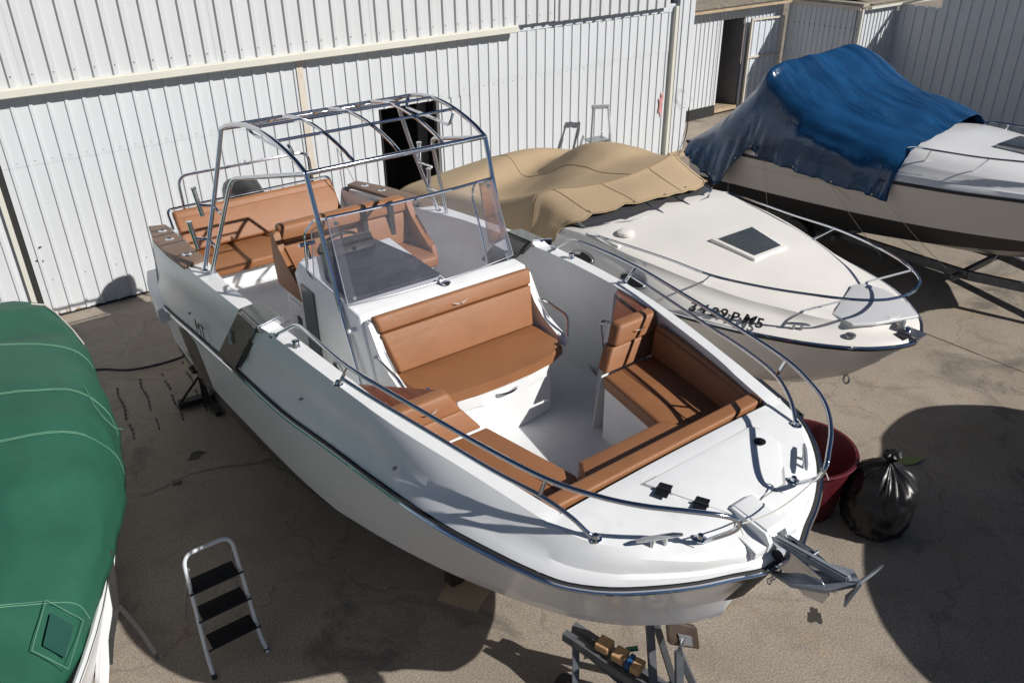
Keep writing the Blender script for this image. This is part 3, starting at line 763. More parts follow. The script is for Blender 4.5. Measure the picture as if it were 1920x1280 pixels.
# bow rail (port + starboard)
UP = [(1.265, 5.10, 2.245), (1.225, 4.93, 2.36), (1.205, 4.76, 2.455), (1.21, 4.5, 2.475), (1.20, 4.03, 2.475), (1.11, 3.42, 2.475), (1.02, 2.88, 2.475), (.93, 2.47, 2.475), (.82, 2.22, 2.475), (.70, 2.04, 2.475), (.54, 1.89, 2.46), (.40, 1.80, 2.42), (.335, 1.765, 2.375), (.325, 1.79, 2.30), (.35, 1.88, 2.20), (.37, 1.946, 2.135)]
LOW = [(1.222, 4.10, 2.37), (1.17, 3.75, 2.365), (1.10, 3.35, 2.36), (1.01, 2.82, 2.355), (.93, 2.52, 2.34), (.865, 2.36, 2.28), (.82, 2.28, 2.21), (.795, 2.245, 2.175)]
def railfoot(bm, p):
    lathe(bm, [(.032, 0), (.032, .006), (.02, .012), (.014, .03)], p, 'Z', 12)
for s, nm in ((-1, 'starboard'), (1, 'port')):
    bm = B(); tube(bm, [side(s, p) for p in catmull(UP, 6)], .0135, 10)
    tube(bm, [side(s, p) for p in catmull(LOW, 6)], .0125, 10)
    tube(bm, [side(s, Vector((1.22, 4.17, 2.28))), side(s, Vector((1.20, 4.03, 2.475)))], .012, 8)
    tube(bm, [side(s, Vector((.93, 2.52, 2.34))), side(s, Vector((.93, 2.47, 2.475)))], .011, 8)
    for p in ((1.265, 5.10, 2.247), (1.22, 4.17, 2.288), (.795, 2.245, 2.178), (.37, 1.946, dz(XC + .37, 1.946))): railfoot(bm, side(s, Vector(p)))
    obj('bow_rail', bm, steel, MB, 40)
bm = B(); a = Vector((XC - .335, 1.765, 2.36)); b = Vector((XC + .335, 1.765, 2.36))
tube(bm, [lerp(a, b, t) + Vector((0, 0, -.07 * math.sin(PI * t))) for t in [i / 12 for i in range(13)]], .004, 5)
for e in (a, b): tube(bm, [e + Vector((.02 * math.cos(q), .01, .02 * math.sin(q))) for q in [k * .9 for k in range(9)]], .0045, 5); tube(bm, [e, e + Vector((.02, -.02, -.06))], .003, 4)
obj('rope', bm, ropem, MB)
# fairleads / studs on the gunwale
for s in (-1, 1):
    bm = B(); lathe(bm, [(.03, 0), (.03, .01), (.022, .025), (.022, .05), (.03, .055), (.012, .062)], side(s, Vector((1.22, 4.80, 2.272))), 'Z', 14); obj('deck_filler', bm, steel, MB, 40)
    for p in ((1.31, 6.15, 1.75), (1.305, 7.2, 1.6), (1.25, 3.45, 2.09), (1.06, 2.72, 2.12), (1.32, 4.6, 2.0)):
        bm = B(); lathe(bm, [(.010, -.01), (.012, .012), (.006, .018)], side(s, Vector(p)), 'X', 8); obj('cover_stud', bm, steeld, MB)
# moulded fender boxes (grey-green) on both sides
for s in (-1, 1):
    bm = B()
    P = [side(s, Vector(p)) for p in [(1.345, 6.42, 1.545), (1.345, 5.92, 1.59), (1.33, 5.20, 2.29), (1.33, 5.62, 2.28)]]
    Q = [side(s, Vector(p)) for p in [(1.20, 6.42, 1.56), (1.20, 5.92, 1.60), (1.12, 5.22, 2.31), (1.12, 5.64, 2.29)]]
    va = [bm.verts.new(p) for p in P]; vb = [bm.verts.new(q) for q in Q]
    fs = [bm.faces.new(va), bm.faces.new(vb[::-1])]
    for i in range(4): fs.append(bm.faces.new((va[i], vb[i], vb[(i + 1) % 4], va[(i + 1) % 4])))
    bmesh.ops.bevel(bm, geom=list({e for f in fs for e in f.edges}), offset=.03, segments=3, affect='EDGES')
    fb = obj('side_moulding', bm, greyp, MB, 35)
    bm = B(); a = side(s, Vector((1.13, 5.24, 2.30))); b = side(s, Vector((1.33, 5.215, 2.275))); beam(bm, a + Vector((0, -.02, .0)), b + Vector((0, -.02, .0)), .03, .06, bev=.008); obj('steel_trim', bm, steel, fb, 40)
em = frame((XC - 1.350, 5.93, 1.86), (0, -.80, .0), (0, -.3, .9)); text('emblem', 'S', .17, mat('pale_emblem', (.3, .42, .4), .4), fb if False else MB, frame((XC - 1.352, 5.93, 1.87), (0, -1, 0), (0, -.35, 1)), .002, .003, .3)
text('hull_lettering', 'MT', .20, ink, MB, frame((XC - 1.332, 6.95, 1.52), (0, -1, .07), (0, 0, 1)), .002, -.002)
# brown sticker with small pale letters on the hull side
def hullpt(y, f):
    """point on starboard topside below rub at fraction f down"""
    i = min(range(NS), key=lambda k: abs(R_[k].y - y)); r = R_[i]; c = H_[i] + Vector((.035, 0, .015)); p = lerp(r, c, f); return Vector((XC - p.x - .006, y, p.z))
bm = B(); loft(bm, [[hullpt(8.05, f) for f in (.12, .5, .85)], [hullpt(7.7, f) for f in (.12, .5, .85)], [hullpt(7.4, f) for f in (.12, .5, .85)]]); obj('name_plate', bm, brownst, MB, label='brown rectangular sticker with faded pale letters')
text('plate_lettering', 'SEA', .13, mat('faded_letter', (.25, .24, .23), .6), MB, frame(hullpt(8.0, .6) + Vector((-.012, 0, -.02)), (0, -1, .13), (-.25, 0, 1)), .001)
text('hull_lettering', 'zoo', .07, whites, MB, frame((XC - 1.285, 5.62, 1.10), (0, -1, .1), (-.3, 0, 1)), .001)
# teak caps aft with flush fittings
for s in (-1, 1):
    bm = B(); pts = [(1.185, 8.62, 1.965), (1.285, 8.05, 2.015), (1.315, 7.5, 2.065), (1.315, 6.98, 2.115), (1.10, 7.06, 2.115), (1.07, 7.7, 2.05), (1.03, 8.55, 1.97)]
    slab(bm, [side(s, Vector(p)) for p in pts], (0, 0, 1), .028, .008); cp = obj('teak_cap', bm, teakg, MB, 35)
    for (h, y, z) in ((1.13, 8.3, 2.02), (1.16, 7.95, 2.05), (1.19, 7.3, 2.115)):
        bm = B(); lathe(bm, [(.045, 0), (.045, .006), (.03, .01), (.022, .004)], side(s, Vector((h, y, z))), 'Z', 16); obj('flush_fitting', bm, steel, cp, 40)
# swim platform
bm = B(); prism(bm, [(XC - 1.33, 8.45), (XC - 1.22, 9.2), (XC - 1.12, 9.60), (XC + 1.12, 9.60), (XC + 1.22, 9.2), (XC + 1.3, 8.45)][::-1], .98, 1.14, .03, 3); obj('swim_platform', bm, gel, MB, 35)
# aft bulkhead under aft seat
bm = B(); xprof(bm, [(7.98, 1.38), (7.98, 1.55), (8.7, 1.55), (8.72, 1.1), (8.2, 1.1)], XC - 1.0, XC + 1.0); obj('aft_seat_base', bm, gel, MB)
def roll(bm, a, b, r, sq=1.0):
    tube(bm, [lerp(Vector(a), Vector(b), t) for t in (0, .02, .5, .98, 1)], [r * .8, r, r, r, r * .8], 12)
bm = B(); slab(bm, [(XC - .92, 7.90, 1.555), (XC + .92, 7.90, 1.555), (XC + .92, 8.62, 1.555), (XC - .92, 8.62, 1.555)], (0, 0, 1), .10, .03, 3); s_ = obj('aft_seat_cushion', bm, vinyl, MB, 35)
bm = B(); slab(bm, [(XC - .90, 8.52, 1.64), (XC + .90, 8.52, 1.64), (XC + .90, 8.74, 1.94), (XC - .90, 8.74, 1.94)], (0, .8, -.6), -.10, .025, 3); obj('aft_backrest', bm, vinyl, MB, 35)
bm = B(); slab(bm, [(XC - .90, 8.64, 1.955), (XC + .90, 8.64, 1.955), (XC + .90, 8.70, 2.06), (XC - .90, 8.70, 2.06)], (0, 1, -.3), .11, .035, 3); obj('headrest_roll', bm, vinyl, MB, 35)
bm = B(); tube(bm, fillet([(XC - .93, 8.55, 1.62), (XC - .93, 8.82, 2.05), (XC + .93, 8.82, 2.05), (XC + .93, 8.55, 1.62)], .06), .014, 8); obj('seat_frame_tube', bm, steel, MB, 40)
bm = B(); tube(bm, fillet([(XC - .74, 8.85, 1.95), (XC - .74, 8.88, 2.36), (XC + .74, 8.88, 2.36), (XC + .74, 8.85, 1.95)], .12), .017, 8); tube(bm, [(XC, 8.88, 2.36), (XC, 8.88, 2.40)], .01, 6); obj('stern_grab_rail', bm, steel, MB, 40)
# outboard engine
bm = B()
rings = []
for y, hw, z0, z1 in ((9.00, .10, 1.72, 1.90), (9.04, .17, 1.62, 2.0), (9.25, .20, 1.56, 2.08), (9.5, .19, 1.56, 2.04), (9.68, .14, 1.6, 1.94), (9.72, .06, 1.66, 1.84)):
    cz = (z0 + z1) / 2; hz = (z1 - z0) / 2
    rings.append([Vector((XC + .07 + hw * math.copysign(abs(math.cos(a)) ** .6, math.cos(a)), y, cz + hz * math.copysign(abs(math.sin(a)) ** .6, math.sin(a)))) for a in [2 * PI * k / 16 for k in range(16)]])
VV = loft(bm, rings, True); bm.faces.new(VV[0]); bm.faces.new(VV[-1][::-1]); eg = obj('outboard_motor', bm, blackp, MB, 40)
bm = B(); box(bm, XC - .05, XC + .19, 9.1, 9.5, .75, 1.6, .03); box(bm, XC + .04, XC + .10, 9.1, 9.6, .35, .8, .01); box(bm, XC - .05, XC + .19, 8.86, 9.12, 1.0, 1.5, .02); obj('drive_leg', bm, blackp, eg, 40)
# --- helm seat
bm = B(); box(bm, XC - .62, XC + .62, 6.02, 6.5, 1.386, 1.98, .03, 3); hs = obj('helm_seat_base', bm, gel, MB, 35)
for x in (XC - .625,):
    bm = B(); box(bm, x - .004, x, 6.1, 6.42, 1.5, 1.86, .0); obj('locker_door', bm, gelg, hs)
    bm = B(); box(bm, x - .012, x - .004, 6.2, 6.28, 1.64, 1.74, .003); obj('locker_catch', bm, blackp, hs)
bm = B(); slab(bm, [(XC - .62, 5.92, 1.98), (XC + .62, 5.92, 1.98), (XC + .62, 6.42, 1.98), (XC - .62, 6.42, 1.98)], (0, 0, 1), .11, .035, 3); obj('helm_seat_cushion', bm, vinyl, MB, 35)
bm = B(); slab(bm, [(XC - .62, 6.38, 2.08), (XC + .62, 6.38, 2.08), (XC + .62, 6.46, 2.36), (XC - .62, 6.46, 2.36)], (0, 1, 0), .09, .03, 3); obj('helm_backrest', bm, vinyl, MB, 35)
bm = B(); slab(bm, [(XC - .62, 6.43, 2.365), (XC + .62, 6.43, 2.365), (XC + .62, 6.46, 2.50), (XC - .62, 6.46, 2.50)], (0, 1, 0), .11, .04, 3); obj('headrest_roll', bm, vinyl, MB, 35)
for s in (-1, 1):
    bm = B(); xprof(bm, [(6.52, 1.96), (6.56, 2.2), (6.53, 2.44), (6.44, 2.47), (6.38, 2.32), (6.22, 2.20), (6.05, 2.14), (6.0, 2.02), (6.04, 1.96)], XC + s * .645 - .03, XC + s * .645 + .03, .022, 3); obj('armrest', bm, vinyl, MB, 35)
for x in (XC + .15, XC + .42):
    bm = B(); slab(bm, [(x, 6.415, 2.08), (x + .05, 6.415, 2.08), (x + .05, 6.44, 2.5), (x, 6.44, 2.5)], (0, -1, .1), .012, .002); obj('seat_strap', bm, strapm, MB)
# --- console
bm = B()
xprof(bm, [(4.66, 1.40), (4.66, 1.90), (4.80, 2.355), (4.97, 2.365), (5.80, 2.44), (5.92, 2.30), (5.80, 1.95), (5.70, 1.40)], XC - .74, XC + .08, .02, 3)
xprof(bm, [(4.66, 1.40), (4.66, 1.90), (4.80, 2.355), (4.95, 2.362), (5.0, 2.30), (5.02, 1.40)], XC + .05, XC + .74, .02, 3)
xprof(bm, [(5.0, 1.40), (5.0, 1.96), (5.66, 1.96), (5.7, 1.40)], XC + .07, XC + .74, .015, 2)
cn = obj('console', bm, gel, MB, 30)
bm = B(); slab(bm, [(XC - .70, 4.99, 2.375), (XC + .06, 4.99, 2.375), (XC + .03, 5.35, 2.41), (XC - .08, 5.80, 2.45), (XC - .55, 5.80, 2.45), (XC - .70, 5.4, 2.415)], (0, -.08, 1), .03, .012, 3); obj('dash_cover', bm, navy, cn, 35)
bm = B(); slab(bm, [(XC + .35, 5.1, 1.962), (XC + .70, 5.08, 1.962), (XC + .70, 5.4, 1.962), (XC + .35, 5.4, 1.962)], (0, 0, 1), .02, .006); obj('dark_panel', bm, navy, cn, 35)
bm = B(); box(bm, XC - .752, XC - .742, 5.56, 5.80, 1.45, 2.25, .004); obj('dark_trim', bm, greyp, cn)
# steering wheel and throttle, pod
bm = B(); cw = Vector((XC - .33, 5.93, 2.44)); ax = Vector((0, .75, .66)).normalized(); e1 = Vector((1, 0, 0)); e2 = ax.cross(e1)
tube(bm, [cw + (e1 * math.cos(a) + e2 * math.sin(a)) * .17 for a in [2 * PI * k / 28 for k in range(28)]], .014, 7, closed=True)
for k in range(3):
    a = k * 2 * PI / 3 + .5; tube(bm, [cw - ax * .03, cw + (e1 * math.cos(a) + e2 * math.sin(a)) * .165], .010, 6)
tube(bm, [cw - ax * .12, cw - ax * .01], .03, 10); obj('steering_wheel', bm, blackp, cn, 40)
bm = B(); tube(bm, [(XC - .62, 5.83, 2.40), (XC - .62, 5.88, 2.52)], .012, 8); tube(bm, [(XC - .68, 5.88, 2.53), (XC - .55, 5.88, 2.53)], .018, 8); box(bm, XC - .68, XC - .56, 5.76, 5.88, 2.36, 2.42, .01); obj('throttle', bm, steel, cn, 40)
bm = B(); xprof(bm, [(5.62, 2.43), (5.74, 2.56), (5.80, 2.54), (5.80, 2.43)], XC - .55, XC - .12, .012, 2); obj('instrument_pod', bm, blackp, cn, 35)
# console side vent and port
bm = B(); lathe(bm, [(.085, 0), (.085, .012), (.07, .018), (.065, .004)], (0, 0, 0), 'X', 20); bmesh.ops.scale(bm, verts=bm.verts, vec=(-1, 1, .8)); bmesh.ops.translate(bm, verts=bm.verts, vec=(XC - .742, 5.27, 1.70)); vt = obj('side_port', bm, steel, cn, 40)
bm = B(); lathe(bm, [(.064, 0), (.064, .006)], (0, 0, 0), 'X', 20); bmesh.ops.scale(bm, verts=bm.verts, vec=(-1, 1, .8)); bmesh.ops.translate(bm, verts=bm.verts, vec=(XC - .744, 5.27, 1.70)); obj('port_glass', bm, blackp, vt)
bm = B(); lathe(bm, [(.02, 0), (.02, .05), (.012, .06)], (0, 0, 0), 'X', 12); bmesh.ops.scale(bm, verts=bm.verts, vec=(-1, 1, 1)); bmesh.ops.translate(bm, verts=bm.verts, vec=(XC - .74, 4.88, 2.22)); obj('side_light', bm, gel, cn, 40)
# console front seat
FP = [(XC - .63, 4.62)] + [(XC + .63 * math.sin(a), 4.18 - .12 * math.cos(a) if abs(a) < 1.3 else 4.25) for a in [-1.5, -1.2, -.8, -.4, 0, .4, .8, 1.2, 1.5]] + [(XC + .63, 4.62)]
bm = B(); prism(bm, FP, 1.875, lambda x, y: 1.955, .028, 3); obj('console_seat_cushion', bm, vinyl, MB, 35)
bm = B(); slab(bm, [(XC - .60, 4.585, 1.95), (XC + .60, 4.585, 1.95), (XC + .665, 4.70, 2.235), (XC - .665, 4.70, 2.235)], (0, -1, .35), .075, .02, 3); bk = obj('console_backrest', bm, vinyl, MB, 35)
bm = B(); slab(bm, [(XC - .668, 4.705, 2.24), (XC + .668, 4.705, 2.24), (XC + .69, 4.755, 2.355), (XC - .69, 4.755, 2.355)], (0, -1, .35), .085, .028, 3); hr = obj('headrest_roll', bm, vinyl, MB, 35)
silver = mat('silver_stitch', (.42, .38, .35), .4)
def wing(c, xd, yd, sz, parent):
    bm = B(); c = Vector(c); xd = Vector(xd).normalized(); yd = Vector(yd).normalized()
    for s in (-1, 1):
        P = [(0, 0), (.35, .16), (.75, .22), (1.2, .42), (.8, .05), (.4, -.05)]
        vs = [bm.verts.new(c + xd * (s * a * sz) + yd * (b * sz)) for a, b in P]; bm.faces.new(vs)
    return obj('wing_mark', bm, silver, parent)
wing((XC, 4.62, 2.305), (1, 0, 0), (0, .35, .94), .055, hr)
# seat base with drawer
bm = B(); prism(bm, [(XC - .46, 4.66), (XC - .46, 4.12), (XC - .2, 4.08), (XC + .2, 4.08), (XC + .46, 4.12), (XC + .46, 4.66)], 1.44, 1.875, .012, 2); sb_ = obj('seat_base', bm, gel, MB, 30)
bm = B(); prism(bm, [(XC - .40, 4.14), (XC - .40, 4.098), (XC - .2, 4.068), (XC + .2, 4.068), (XC + .40, 4.098), (XC + .40, 4.14)], 1.775, 1.865, .006, 2); dr = obj('drawer_front', bm, gel, sb_, 30)
bm = B(); tube(bm, catmull([(XC - .09, 4.066, 1.82), (XC - .06, 4.04, 1.825), (XC, 4.03, 1.825), (XC + .06, 4.04, 1.825), (XC + .09, 4.066, 1.82)]), .009, 8); obj('drawer_handle', bm, steel, dr, 40)
for s in (-1, 1):
    bm = B(); P = [(.62, 4.70, 1.90), (.72, 4.70, 1.90), (.735, 4.74, 2.30), (.66, 4.72, 2.30)]
    xprof(bm, [(4.20, 1.885), (4.28, 1.975), (4.48, 2.02), (4.60, 2.12), (4.70, 2.34), (4.78, 2.33), (4.78, 1.88)], XC + s * .69 - .028, XC + s * .69 + .028, .02, 3); obj('seat_wing', bm, gel, MB, 35)
    bm = B(); tube(bm, fillet([side(s, Vector(p)) for p in [(.72, 4.66, 2.08), (.75, 4.58, 2.13), (.75, 4.28, 2.10), (.70, 4.22, 1.96)]], .05), .011, 8); obj('grab_rail', bm, steel, MB, 40)
# windscreen
WB = [(-.74, 5.52, 2.40), (-.74, 4.965, 2.375), (-.37, 4.93, 2.37), (0, 4.92, 2.37), (.37, 4.93, 2.37), (.74, 4.965, 2.375), (.74, 5.30, 2.38)]
WT = [(-.70, 5.55, 2.76), (-.715, 5.20, 2.96), (-.36, 5.16, 2.965), (0, 5.15, 2.965), (.36, 5.16, 2.965), (.715, 5.20, 2.96), (.70, 5.36, 2.90)]
WB = [Vector((XC + a, b, c)) for a, b, c in WB]; WT = [Vector((XC + a, b, c)) for a, b, c in WT]
ws = []
for idx, nm in (((1, 2, 3, 4, 5), 'front'), ((0, 1), 'stb'), ((5, 6), 'port')):
    bm = B(); loft(bm, [[WB[i] for i in idx], [WT[i] for i in idx]]); 
    ws.append(obj('windscreen_pane', bm, glass, MB, 40))
bm = B(); tube(bm, fillet([WT[1] + Vector((0, 0, .008))] + [WT[i] + Vector((0, 0, .008)) for i in (2, 3, 4)] + [WT[5] + Vector((0, 0, .008))], .05), .011, 8)
tube(bm, fillet([WT[1], Vector((XC - .72, 5.45, 2.87)), Vector((XC - .73, 5.62, 2.72)), Vector((XC - .745, 5.62, 2.40)), Vector((XC - .735, 5.54, 2.38))], .06), .011, 8)
tube(bm, fillet([WT[5], Vector((XC + .72, 5.45, 2.87)), Vector((XC + .73, 5.52, 2.75)), Vector((XC + .73, 5.36, 2.35)), Vector((XC + .72, 5.28, 2.10))], .06), .010, 8)
obj('windscreen_frame', bm, steel, ws[0], 40)
for wp_, idx in ((ws[0], (1, 2, 3, 4, 5)), (ws[1], (0, 1)), (ws[2], (5, 6))):
    bm = B(); P = [WB[i] + Vector((0, -.003, .004)) for i in idx] + [WT[i] for i in idx[::-1]]; tube(bm, P, .0045, 5, closed=True); obj('glass_edge', bm, mat('grey_glass_edge', (.22, .23, .27), .3), wp_, 40)
for i_, dx in ((1, .07), (5, -.07)):
    bm = B(); a, b = WB[i_], WT[i_]; loft(bm, [[a + Vector((0, -.004, 0)), b + Vector((0, -.004, 0))], [a + Vector((dx, -.004 - .007, 0)), b + Vector((dx * .9, -.004 - .007, 0))]]); obj('overlap_strip', bm, glass, ws[0])
for p in (WB[1].lerp(WT[1], .07) + Vector((.06, 0, 0)), WB[5].lerp(WT[5], .07) - Vector((.05, 0, 0)), WB[3].lerp(WT[3], .03) + Vector((.02, 0, 0)), WB[1].lerp(WT[1], .93) + Vector((.06, 0, 0)), WB[5].lerp(WT[5], .93) - Vector((.05, 0, 0)), WB[3].lerp(WT[3], .94)):
    bm = B(); lathe(bm, [(.016, -.014), (.016, .004), (.006, .008)], p, 'Y', 10); obj('glass_bolt', bm, steeld, ws[0], 40)
bm = B(); lathe(bm, [(.035, 0), (.035, .012), (.02, .018)], (XC + .03, 4.86, 2.368), 'Z', 16); box(bm, XC - .01, XC + .02, 4.88, 4.94, 2.37, 2.385); obj('windscreen_latch', bm, steel, MB, 40)
# --- T-top frame

F = (.762, 5.35, 3.26); Rr = (.82, 6.85, 3.28)
def arch(xa, xb, za=.0):
    P = []
    for k in range(13):
        t = k / 12; P.append(Vector((lerp(xa, xb, t), lerp(5.35, 6.85, t), lerp(3.26, 3.28, t) + .15 * math.sin(PI * t) ** .8 + za)))
    return P
bm = B()
for s in (-1, 1):
    tube(bm, [side(s, p) for p in arch(.762, .82)], .019, 10)
    # front leg
    tube(bm, fillet([side(s, Vector(p)) for p in [(.762, 5.35, 3.26), (.755, 5.07, 2.34), (.80, 4.75, 1.75)]], .25), .019, 10)
    # rear legs with the horizontal brace
    tube(bm, fillet([side(s, Vector(p)) for p in [(.82, 6.85, 3.28), (.98, 6.86, 2.72), (1.19, 6.82, 2.12)]], .3), .019, 10)
    tube(bm, fillet([side(s, Vector(p)) for p in [(.762, 5.37, 3.25), (.935, 6.46, 2.98), (1.19, 6.66, 2.12)]], .10), .018, 10)
for xa, xb in ((-.762, -.82),): pass
tube(bm, [Vector((XC - .762, 5.35, 3.26)), Vector((XC + .762, 5.35, 3.26))], .020, 10)
tube(bm, [Vector((XC - .82, 6.85, 3.28)), Vector((XC + .82, 6.85, 3.28))], .018, 10)
for u in (-.5, 0, .5): tube(bm, [Vector((XC + p.x, p.y, p.z)) for p in arch(.762 * u, .82 * u)], .0145, 8)
for t in (.30, .55, .80):
    z = lerp(3.26, 3.28, t) + .15 * math.sin(PI * t) ** .8; x = lerp(.762, .82, t); y = lerp(5.35, 6.85, t)
    tube(bm, [Vector((XC - x, y, z)), Vector((XC + x, y, z))], .0125, 8)
tt = obj('arch_frame', bm, steel, MB, 40)
for s in (-1, 1):
    bm = B(); P = arch(.70, .76); tube(bm, fillet([side(s, P[3]), side(s, P[3] + Vector((-.04, 0, -.09))), side(s, P[9] + Vector((-.04, 0, -.09))), side(s, P[9])], .05), .013, 8); obj('overhead_grab_bar', bm, steel, tt, 40)
    for (h, y, z) in ((1.00, 6.86, 2.66), (1.09, 6.86, 2.38)):
        bm = B(); c = side(s, Vector((h, y, z))); d = Vector((s * .10, .10, 1)).normalized()
        c2 = c + Vector((s * .09, .10, 0))
        tube(bm, [c2 - d * .10, c2 + d * .14], .021, 10); tube(bm, [c, c2], .012, 6); lathe(bm, [(.026, 0), (.026, .012)], c2 + d * .14, 'Z', 10)
        obj('rod_holder', bm, steel, tt, 40)
        bm = B(); tube(bm, [c, side(s, Vector((h + .02, 6.62, z)))], .012, 6); obj('frame_rung', bm, steel, tt, 40)
    bm = B()
    for y in (6.82, 6.66): lathe(bm, [(.035, 0), (.035, .008), (.022, .02)], side(s, Vector((1.19, y, 2.125))), 'Z', 12)
    obj('leg_foot', bm, steel, tt, 40)
# --- bow lounge
for s in (-1, 1):
    def sp(L): return [((XC + s * a), b) for a, b in L]
    def orient(L): return L if s == 1 else L[::-1]
    bm = B(); prism(bm, orient(sp([(.52, 3.60), (.40, 2.86), (.42, 2.66), (.56, 2.66), (.70, 3.0), (.92, 3.62)]))[::-1], lambda x, y: 1.40 + max(0, 3.3 - y) * .35, 1.87, .008, 2); obj('lounge_base', bm, gel, MB, 30)
    bm = B(); prism(bm, orient(sp([(.50, 3.60), (.37, 2.88), (.45, 2.70), (.80, 2.70), (.90, 2.72), (.99, 3.1), (1.03, 3.60)]))[::-1], 1.875, 1.985, .03, 3); lc = obj('lounge_cushion', bm, vinyl, MB, 35)
    bm = B(); tube(bm, [Vector((XC + s * a, b, c)) for a, b, c in ((.66, 3.57, 1.985), (.56, 2.9, 1.987), (.55, 2.74, 1.986))], .0035, 5); obj('stitched_seam', bm, vinyld, lc)
    # pillar backrest facing forward
    bm = B(); slab(bm, [side(s, Vector(p)) for p in [(.53, 3.60, 1.98), (1.04, 3.60, 1.98), (1.08, 3.66, 2.13), (.64, 3.66, 2.13)]], (0, 1, 0), .10, .02, 3); obj('pillar_backrest', bm, vinyl, MB, 35)
    bm = B(); slab(bm, [side(s, Vector(p)) for p in [(.645, 3.64, 2.135), (1.08, 3.64, 2.135), (1.10, 3.68, 2.275), (.72, 3.68, 2.275)]], (0, 1, 0), .10, .028, 3); hr2 = obj('headrest_roll', bm, vinyl, MB, 35)
    wing((XC + s * .88, 3.634, 2.21), (1, 0, 0), (0, .2, 1), .045, hr2)
    # long side backrest along the liner
    rings = []; bm = B()
    for (h, y, z) in ((1.065, 3.60, 2.215), (1.03, 3.35, 2.21), (.985, 3.1, 2.20), (.935, 2.85, 2.19), (.89, 2.64, 2.175), (.87, 2.56, 2.17)):
        rings.append([side(s, Vector(p)) for p in [(h, y, z - .02), (h - .015, y, z), (h - .05, y, z), (h - .07, y, z - .03), (h - .10, y, 1.99), (h, y, 1.99)]])
    Vr = loft(bm, rings, True); bm.faces.new(Vr[0]); bm.faces.new(Vr[-1][::-1]); sbk = obj('side_backrest', bm, vinyl, MB, 40)
    bm = B(); tube(bm, [side(s, Vector((1.06 - .065, 3.60, 2.19))), side(s, Vector((.935 - .065, 2.85, 2.165))), side(s, Vector((.87 - .06, 2.58, 2.145)))], .0025, 4); obj('stitched_seam', bm, vinyld, sbk)
    # teak step behind the pillar, white pillar body below
    bm = B(); slab(bm, [side(s, Vector(p)) for p in [(.74, 3.785, 2.235), (1.125, 3.785, 2.24), (1.165, 4.16, 2.25), (1.12, 4.14, 2.25)]], (0, 0, 1), .022, .005); obj('teak_step', bm, teak, MB, 35)
    bm = B(); P0 = [(.72, 3.78), (1.12, 3.78), (1.17, 4.18), (1.10, 4.15)]
    a_ = [Vector((h, y, 2.232)) for h, y in P0]; b_ = [Vector((h, y, 1.44)) for h, y in [(.53, 3.72), (.98, 3.72), (1.06, 4.26), (1.0, 4.2)]]
    va = [bm.verts.new(side(s, p)) for p in a_]; vb = [bm.verts.new(side(s, p)) for p in b_]; bm.faces.new(va); bm.faces.new(vb[::-1])
    for i in range(4): bm.faces.new((va[i], vb[i], vb[(i + 1) % 4], va[(i + 1) % 4]))
    obj('pillar', bm, gel, MB)
    bm = B(); tube(bm, fillet([side(s, Vector(p)) for p in [(.80, 3.86, 2.20), (.74, 3.90, 2.22), (.66, 3.76, 2.02), (.70, 3.74, 1.98)]], .04), .010, 8); obj('grab_rail', bm, steel, MB, 40)
# front bolster and tongue cushion
bm = B(); P = [Vector((XC - .87, 2.60, 2.18)), Vector((XC - .6, 2.55, 2.185)), Vector((XC, 2.535, 2.19)), Vector((XC + .6, 2.55, 2.185)), Vector((XC + .87, 2.60, 2.18))]
slab(bm, [P[0] + Vector((0, .03, -.05)), P[0] + Vector((.02, -.075, -.05)), P[4] + Vector((-.02, -.075, -.05)), P[4] + Vector((0, .03, -.05))], (0, 0, 1), .072, .024, 4); box(bm, XC - .84, XC + .84, 2.605, 2.635, 1.99, 2.15, .01); obj('front_bolster', bm, vinyl, MB, 40)
bm = B(); prism(bm, [(XC - .48, 2.62), (XC - .46, 2.68), (XC - .35, 2.90), (XC + .35, 2.90), (XC + .46, 2.68), (XC + .48, 2.62)][::-1], 1.90, 2.06, .035, 3); obj('tongue_cushion', bm, vinyl, MB, 35)
bm = B(); box(bm, XC - .36, XC + .36, 2.64, 2.86, 1.44, 1.89, .01); obj('front_locker', bm, gel, MB)
# fishing pennant pole behind (thin)
bm = B(); tube(bm, [(XC + .95, 8.5, 1.95), (XC + .93, 8.5, 2.45)], .005, 5); tube(bm, [(XC + .93, 8.5, 2.45), (XC + 1.1, 8.45, 1.98)], .003, 4); obj('thin_pole', bm, steeld, MB)

# anchor: lies on the roller, a thing of its own
an = thing('anchor', 'grey galvanised plough anchor hanging over the bow roller of the open motorboat', 'anchor', (XC, 1.45, 2.1))
bm = B(); beam(bm, (XC - .015, 1.76, 2.095), (XC + .01, 1.355, 2.115), .034, .055, bev=.008); obj('shank', bm, greybox, an, 30)
for s in (-1, 1):
    bm = B(); P = [(XC + .005 * s, 1.30, 2.13), (XC + .115 * s, 1.40, 2.07), (XC + .13 * s, 1.56, 1.99), (XC + .05 * s, 1.74, 1.90), (XC + .005 * s, 1.44, 2.03)]
    slab(bm, P, (0, 0, 1), .024, .006); obj('fluke', bm, greybox, an, 30)
bm = B()
tri = [(XC - .10, 1.305, 2.06), (XC + .01, 1.36, 2.02), (XC + .14, 1.315, 2.12), (XC + .12, 1.28, 2.21), (XC + .02, 1.33, 2.12), (XC - .05, 1.28, 2.19)]
slab(bm, tri, (0, -1, .5), .014, .002); obj('tail_plate', bm, greybox, an, 30)
bm = B(); tube(bm, [(XC - .03, 1.56, 2.125), (XC + .05, 1.56, 2.125)], .007, 6); tube(bm, [(XC - .05, 1.72, 1.95), (XC - .03, 1.74, 2.0), (XC - .06, 1.76, 2.05)], .008, 6); obj('shackle_pin', bm, steel, an)
bm = B()
